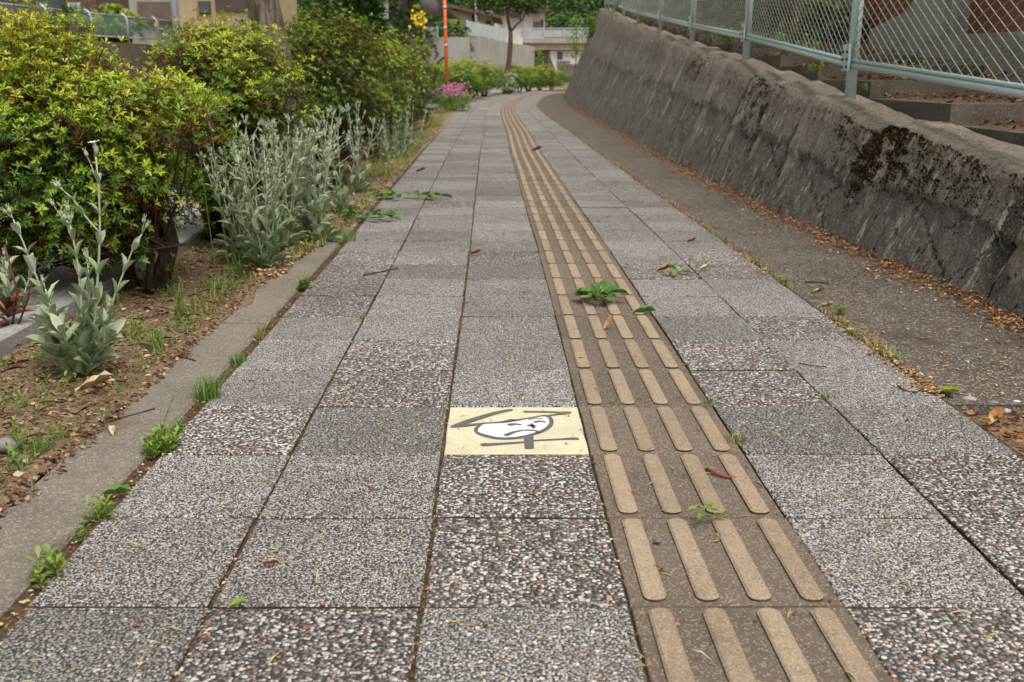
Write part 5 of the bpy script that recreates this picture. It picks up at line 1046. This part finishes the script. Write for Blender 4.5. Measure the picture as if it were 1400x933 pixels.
# retaining wall in the middle distance, with pale green rail fence
Ym = 34.0; t = thing('concrete_wall', 'stained concrete wall behind the first far hedge bush', 'wall', (-3, Ym, 0)); box_at(t, 'face', 'pale_concrete', 560, 642, 51, 130, Ym, .5)
t = thing('rail_fence', 'short pale green rail fence behind the traffic mirror', 'fence', (-3, Ym, 2)); box_at(t, 'panel', 'green_panel', 560, 598, 37, 50, Ym, .04, .1)
for px in (560, 580, 598): box_at(t, 'post', 'fence_paint', px - 1, px + 1, 35, 52, Ym, .06, .05)
Ym = 48.0; A = at(640, 50, Ym); Bp = at(731, 64, 66.0)
t = thing('concrete_wall', 'long streaked concrete wall behind the leaning pine', 'wall', (A[0], A[1], 0)); d = Bp - A; Lw = math.hypot(d[0], d[1]); nx_, ny_ = -d[1] / Lw, d[0] / Lw
def panel_along(par, name, mat, s0, s1, z0a, z1a, z0b, z1b, th=.4):
    V = []
    for s, z0, z1 in ((s0, z0a, z1a), (s1, z0b, z1b)):
        x, y = A[0] + d[0] * s - par.location[0], A[1] + d[1] * s - par.location[1]
        for q in (0, th): V += [(x + nx_ * q, y + ny_ * q, z0 - par.location[2]), (x + nx_ * q, y + ny_ * q, z1 - par.location[2])]
    return obj(name, (V, [(0, 1, 5, 4), (2, 6, 7, 3), (1, 3, 7, 5), (0, 2, 3, 1), (4, 5, 7, 6), (0, 4, 6, 2)]), M[mat], par)
nseg = 6
for k in range(nseg): s0, s1 = k / nseg + .002, (k + 1) / nseg - .002; panel_along(t, 'wall_panel', 'pale_concrete', s0, s1, -.2, A[2] + (Bp[2] - A[2]) * s0, -.2, A[2] + (Bp[2] - A[2]) * s1)
t = thing('rail_fence', 'long pale green rail fence on top of the streaked concrete wall', 'fence', (A[0], A[1], A[2]))
for k in range(4):
    s0 = k / 8; z = A[2] + (Bp[2] - A[2]) * s0; panel_along(t, 'post', 'fence_paint', s0, s0 + .006, z, z + .72, z, z + .72, .08)
    s1 = (k + 1) / 8; z1 = A[2] + (Bp[2] - A[2]) * s1; panel_along(t, 'panel', 'green_panel', s0 + .008, s1 - .002, z + .08, z + .68, z1 + .08, z1 + .68, .03)
# vine over the gap
p = at(627, 60, 36); make_bush('vine', 'green vine hanging over the concrete wall beside the orange pole', (p[0], 35.0, .2), (p[0], 35.0, 1.75), (.42, .35, .8), 40, 20, .09, twig=False, tint0=.22, stems=3, tmpl=LEAF4, cat='vine', seed=80)
p = at(573, 27, 33); t = make_bush('shrub', 'shrub with bright yellow flowers on the wall left of the mirror', (p[0], 33.4, 1.5), (p[0], 33.4, 2.35), (.45, .4, .5), 26, 14, .07, twig=False, tint0=.3, stems=3, tmpl=LEAF4, seed=81); m = 90; P = RS.normal(0, 1, (m, 3)) * (.11, .10, .15) + np.array((0, -.35, p[2] - 1.5)); V, F, n = leaves(P, RS.normal(0, 1, (m, 3)), np.tile((0, -1, .4), (m, 1)), .11, .09); obj('petals', (V, F), M['yellow_petal'], t, np.repeat(RS.rand(m), n), kind='stuff')
YH = 66.0; t = thing('brown_tiled_house', 'beige house with a sloping brown roof above the streaked wall', 'house', (-3, YH, 3)); a = at(608, 60, YH); b_ = at(674, 60, YH); z0, z1, zr = at(0, 60, YH)[2], at(0, 26, YH)[2], at(0, 5, YH)[2]
box_at(t, 'wall', 'beige_wall', 606, 673, 15, 60, YH, 6); q = t.location
V = [(a[0] - 1.2 - q[0], YH - .9 - q[1], at(0, 4, YH)[2] - q[2]), (b_[0] + .55 - q[0], YH - .9 - q[1], at(0, 27, YH)[2] - q[2]), (b_[0] + .55 - q[0], YH + 7 - q[1], at(0, 27, YH)[2] - q[2]), (a[0] - 1.2 - q[0], YH + 7 - q[1], at(0, 4, YH)[2] - q[2])]; V += [(x, y, z + .22) for x, y, z in V]
obj('roof', (V, [(3, 2, 1, 0), (4, 5, 6, 7), (0, 1, 5, 4), (1, 2, 6, 5), (2, 3, 7, 6), (3, 0, 4, 7)]), M['roof'], t); f_ = box_at(t, 'window', 'dark_wood', 664, 671, 29, 38, YH, .1, -.05); box_at(t, 'window', 'dark_wood', 645, 649, 20, 34, YH, .1, -.05)
YH = 98.0; t = thing('white_house', 'white two-storey house beyond the bridge', 'house', (0, YH, 3)); box_at(t, 'wall', 'white_wall', 690, 745, 13, 62, YH, 8); box_at(t, 'wall', 'white_wall', 676, 692, 22, 62, YH, 8, .5)
for (x0, x1, y0, y1, m_) in ((696, 706, 6, 12, 'roof'),): pass
wdw = box_at(t, 'window', 'curtain', 729, 738, 20, 38, YH, .12, -.08); box_at(t, 'railing', 'shutter', 729, 738, 30, 39, YH, .1, -.2); box_at(t, 'window', 'glass', 739, 743, 27, 39, YH, .12, -.08); box_at(t, 'window', 'curtain', 700, 716, 25, 37, YH, .12, -.08); box_at(t, 'eave', 'roof', 694, 712, 20, 23, YH, .6, -.6)
a = at(684, 0, YH); b_ = at(752, 0, YH); q = t.location; zl = at(0, 17, YH)[2] - q[2]; zh = at(0, 4, YH)[2] - q[2]
V = [(a[0] - q[0], -1, zh - .6), (b_[0] - q[0], -1, zl), (b_[0] - q[0], 9, zl), (a[0] - q[0], 9, zh - .6), (at(704, 0, YH)[0] - q[0], -1, zh), (at(722, 0, YH)[0] - q[0], -1, zh - .1), (at(722, 0, YH)[0] - q[0], 9, zh - .1), (at(704, 0, YH)[0] - q[0], 9, zh)]
obj('roof', (V, [(0, 4, 7, 3), (4, 5, 6, 7), (5, 1, 2, 6), (0, 1, 5, 4), (2, 3, 7, 6), (3, 2, 1, 0)]), M['roof'], t)
YB = 78.0; t = thing('road_bridge', 'flat concrete road bridge with pale railings crossing beyond the bend', 'bridge', (3, YB, 2)); box_at(t, 'deck', 'pale_concrete', 716, 905, 52, 59, YB, 5); box_at(t, 'girder', 'cream', 724, 905, 59, 68, YB, 4, .5); box_at(t, 'barrier', 'steel', 712, 905, 41, 51, YB, .2, .1); box_at(t, 'handrail', 'steel', 712, 905, 38, 39.6, YB, .12, .14)
for px in range(716, 906, 27): box_at(t, 'rail_post', 'steel', px, px + 1.6, 38, 52, YB, .12, .02)
box_at(t, 'abutment', 'step', 741, 752, 68, 105, YB, 3, .8)
t = thing('slope_wall', 'grey sloping embankment wall under the bridge', 'wall', (4, 72, 0)); a = at(750, 72, 72); b_ = at(768, 110, 72); c_ = at(752, 110, 72); q = t.location; V = [(a[0] - q[0], 0, a[2]), (b_[0] - q[0], 0, b_[2] - .4), (c_[0] - q[0] - .3, 0, c_[2] - .4)]; V += [(x, 5, z) for x, _, z in V]; obj('face', (V, [(2, 1, 0), (3, 4, 5), (0, 1, 4, 3), (1, 2, 5, 4), (2, 0, 3, 5)]), M['gutter'], t)
YH = 120.0; t = thing('small_white_house', 'white house seen through the gap under the bridge', 'house', (6, YH, 0)); box_at(t, 'wall', 'white_wall', 752, 800, 66, 104, YH, 8); box_at(t, 'window', 'curtain', 770, 779, 71, 82, YH, .2, -.1); box_at(t, 'window', 'glass', 762, 769, 71, 82, YH, .2, -.1); box_at(t, 'balcony', 'steel', 762, 780, 82, 84, YH, .6, -.6); box_at(t, 'roof', 'roof', 748, 806, 60, 66, YH, 9, -.7)
t = thing('road_wall', 'dark low wall in front of the house under the bridge', 'wall', (6, 95, 0)); box_at(t, 'face', 'step', 762, 800, 88, 106, 95.0, .5)
# leaning pine
Y = 42.0; b0 = at(691, 127, Y); b0[2] = -.05; t = thing('pine_tree', 'forked pine with a crooked trunk at the far bend', 'tree', b0); f = lambda px, py, dy=0: at(px, py, Y + dy) - b0
mb = MB(); mb.tube([(0, 0, 0), f(692, 110), f(696, 85), f(698, 60), f(698, 42)], [.15, .12, .11, .10, .09], 10); mb.obj('trunk', M['pine_bark'], t, True)
ends = []
for pts, rr in (([(698, 44), (694, 25), (692, 10), (690, -10), (690, -30)], .075), ([(698, 44), (706, 34), (715, 27), (719, 18), (722, 8)], .05), ([(692, 8), (684, 4), (676, 3), (668, 0)], .04), ([(712, 28), (711, 22), (713, 16)], .03)):
    mb = MB(); mb.tube([f(*p) for p in pts], [rr * (1 - .15 * i) for i in range(len(pts))], 8); mb.obj('limb', M['pine_bark'], t, True); ends.append(f(*pts[-1]))
P = []
for e, m, s in ((f(719, 5), 700, .32), (f(729, 7), 320, .22), (f(666, 3), 600, .38), (f(700, 2), 260, .2), (f(690, -30), 900, .8), (f(712, 3), 160, .18), (f(660, -14), 400, .4)): P.append(e + RS.normal(0, s, (m, 3)) * (1, 1, .55))
P = np.concatenate(P); V, F, n = leaves(P, RS.normal(0, 1, P.shape) + (0, 0, .4), RS.normal(0, 1, P.shape), .17, .075, LEAF4); obj('crown', (V, F), M['dark_leaf'], t, np.repeat(RS.uniform(.3, 1, len(P)), n))
def sapling(px, py0, py1, Y, label, wpx, seed):
    rs = np.random.RandomState(seed); b = at(px, py1, Y); tp = at(px, py0, Y); t = thing('sapling', label, 'tree', b); h = tp[2] - b[2]; mb = MB(); mb.tube([(0, 0, 0), (.02, 0, h * .5), (0, 0, h)], [.03, .02, .008], 6); mb.obj('trunk', M['stem'], t); r_ = wpx / F_PX * Y; P = []
    for k in range(10): c_ = np.array((rs.uniform(-.5, .5) * r_ * (1.1 - k / 11), rs.uniform(-.3, .3) * r_, h * (.30 + .07 * k))); P.append(c_ + rs.normal(0, r_ * .16, (34, 3)))
    P = np.concatenate(P); V, F, n = leaves(P, rs.normal(0, 1, P.shape) + (0, 0, -.3), rs.normal(0, .6, P.shape) + (0, -.4, 1), .05 + r_ * .09, .03 + r_ * .06, LEAF4); obj('crown', (V, F), M['weed'], t, np.repeat(rs.uniform(.15, .8, len(P)), n))
sapling(787, 20, 100, 54.0, 'young leafy sapling standing before the bridge railing', 24, 1); sapling(737, 66, 112, 60.0, 'yellow-green sapling at the end of the streaked wall', 15, 2); sapling(768, 92, 112, 58.0, 'low green sapling beside the sloping wall at the bend', 10, 3)

# ------------------------------------------------------------------ wooded hill
def hill(name, x0, x1, y0, y1, hfun, n=110, mat='hill'):
    xs = np.linspace(x0, x1, n); ys = np.linspace(y0, y1, n // 2); X_, Y_ = np.meshgrid(xs, ys); Z = hfun(X_, Y_) + 2.2 * noise2(X_ * .16, Y_ * .16, 2) + 1.2 * noise2(X_ * .4, Y_ * .4, 3); V = np.stack([X_.ravel(), Y_.ravel(), Z.ravel()], 1); m = len(xs); I = np.arange(m * len(ys)).reshape(len(ys), m); F = np.stack([I[:-1, :-1].ravel(), I[:-1, 1:].ravel(), I[1:, 1:].ravel(), I[1:, :-1].ravel()], 1); o = obj(name, (V, F), M[mat], None, None, True); tag(o, kind='structure'); return o
HH = lambda X_, Y_: np.clip((Y_ - 150) * .62, -2, 150) * (1 + .15 * np.sin(X_ * .012)) - 1
hill('hill', -420, 420, 150, 480, HH, 200)
m = 6500; X_ = RS.uniform(-55, 60, m); Y_ = 155 + 120 * RS.rand(m) ** 1.3; Z = HH(X_, Y_) + 2.2 * noise2(X_ * .16, Y_ * .16, 2) + 1.2 * noise2(X_ * .4, Y_ * .4, 3)
cl = np.repeat(np.stack([X_, Y_, Z], 1), 45, 0); tb = np.repeat(RS.uniform(.0, .8, m), 45); rr = np.repeat(RS.uniform(1.4, 2.8, m), 45)[:, None]; dr = norm(RS.normal(0, 1, cl.shape)); P = cl + dr * rr * (1, 1, 1.2) + (0, 0, 1.8)
V, F, n = leaves(P, RS.normal(0, 1, P.shape), dr + RS.normal(0, .4, P.shape), .55, .36, LEAF4); tag(obj('forest', (V, F), M['dark_leaf'], None, np.repeat(np.clip(tb + .35 * dr[:, 2], 0, 1), n)), kind='stuff')
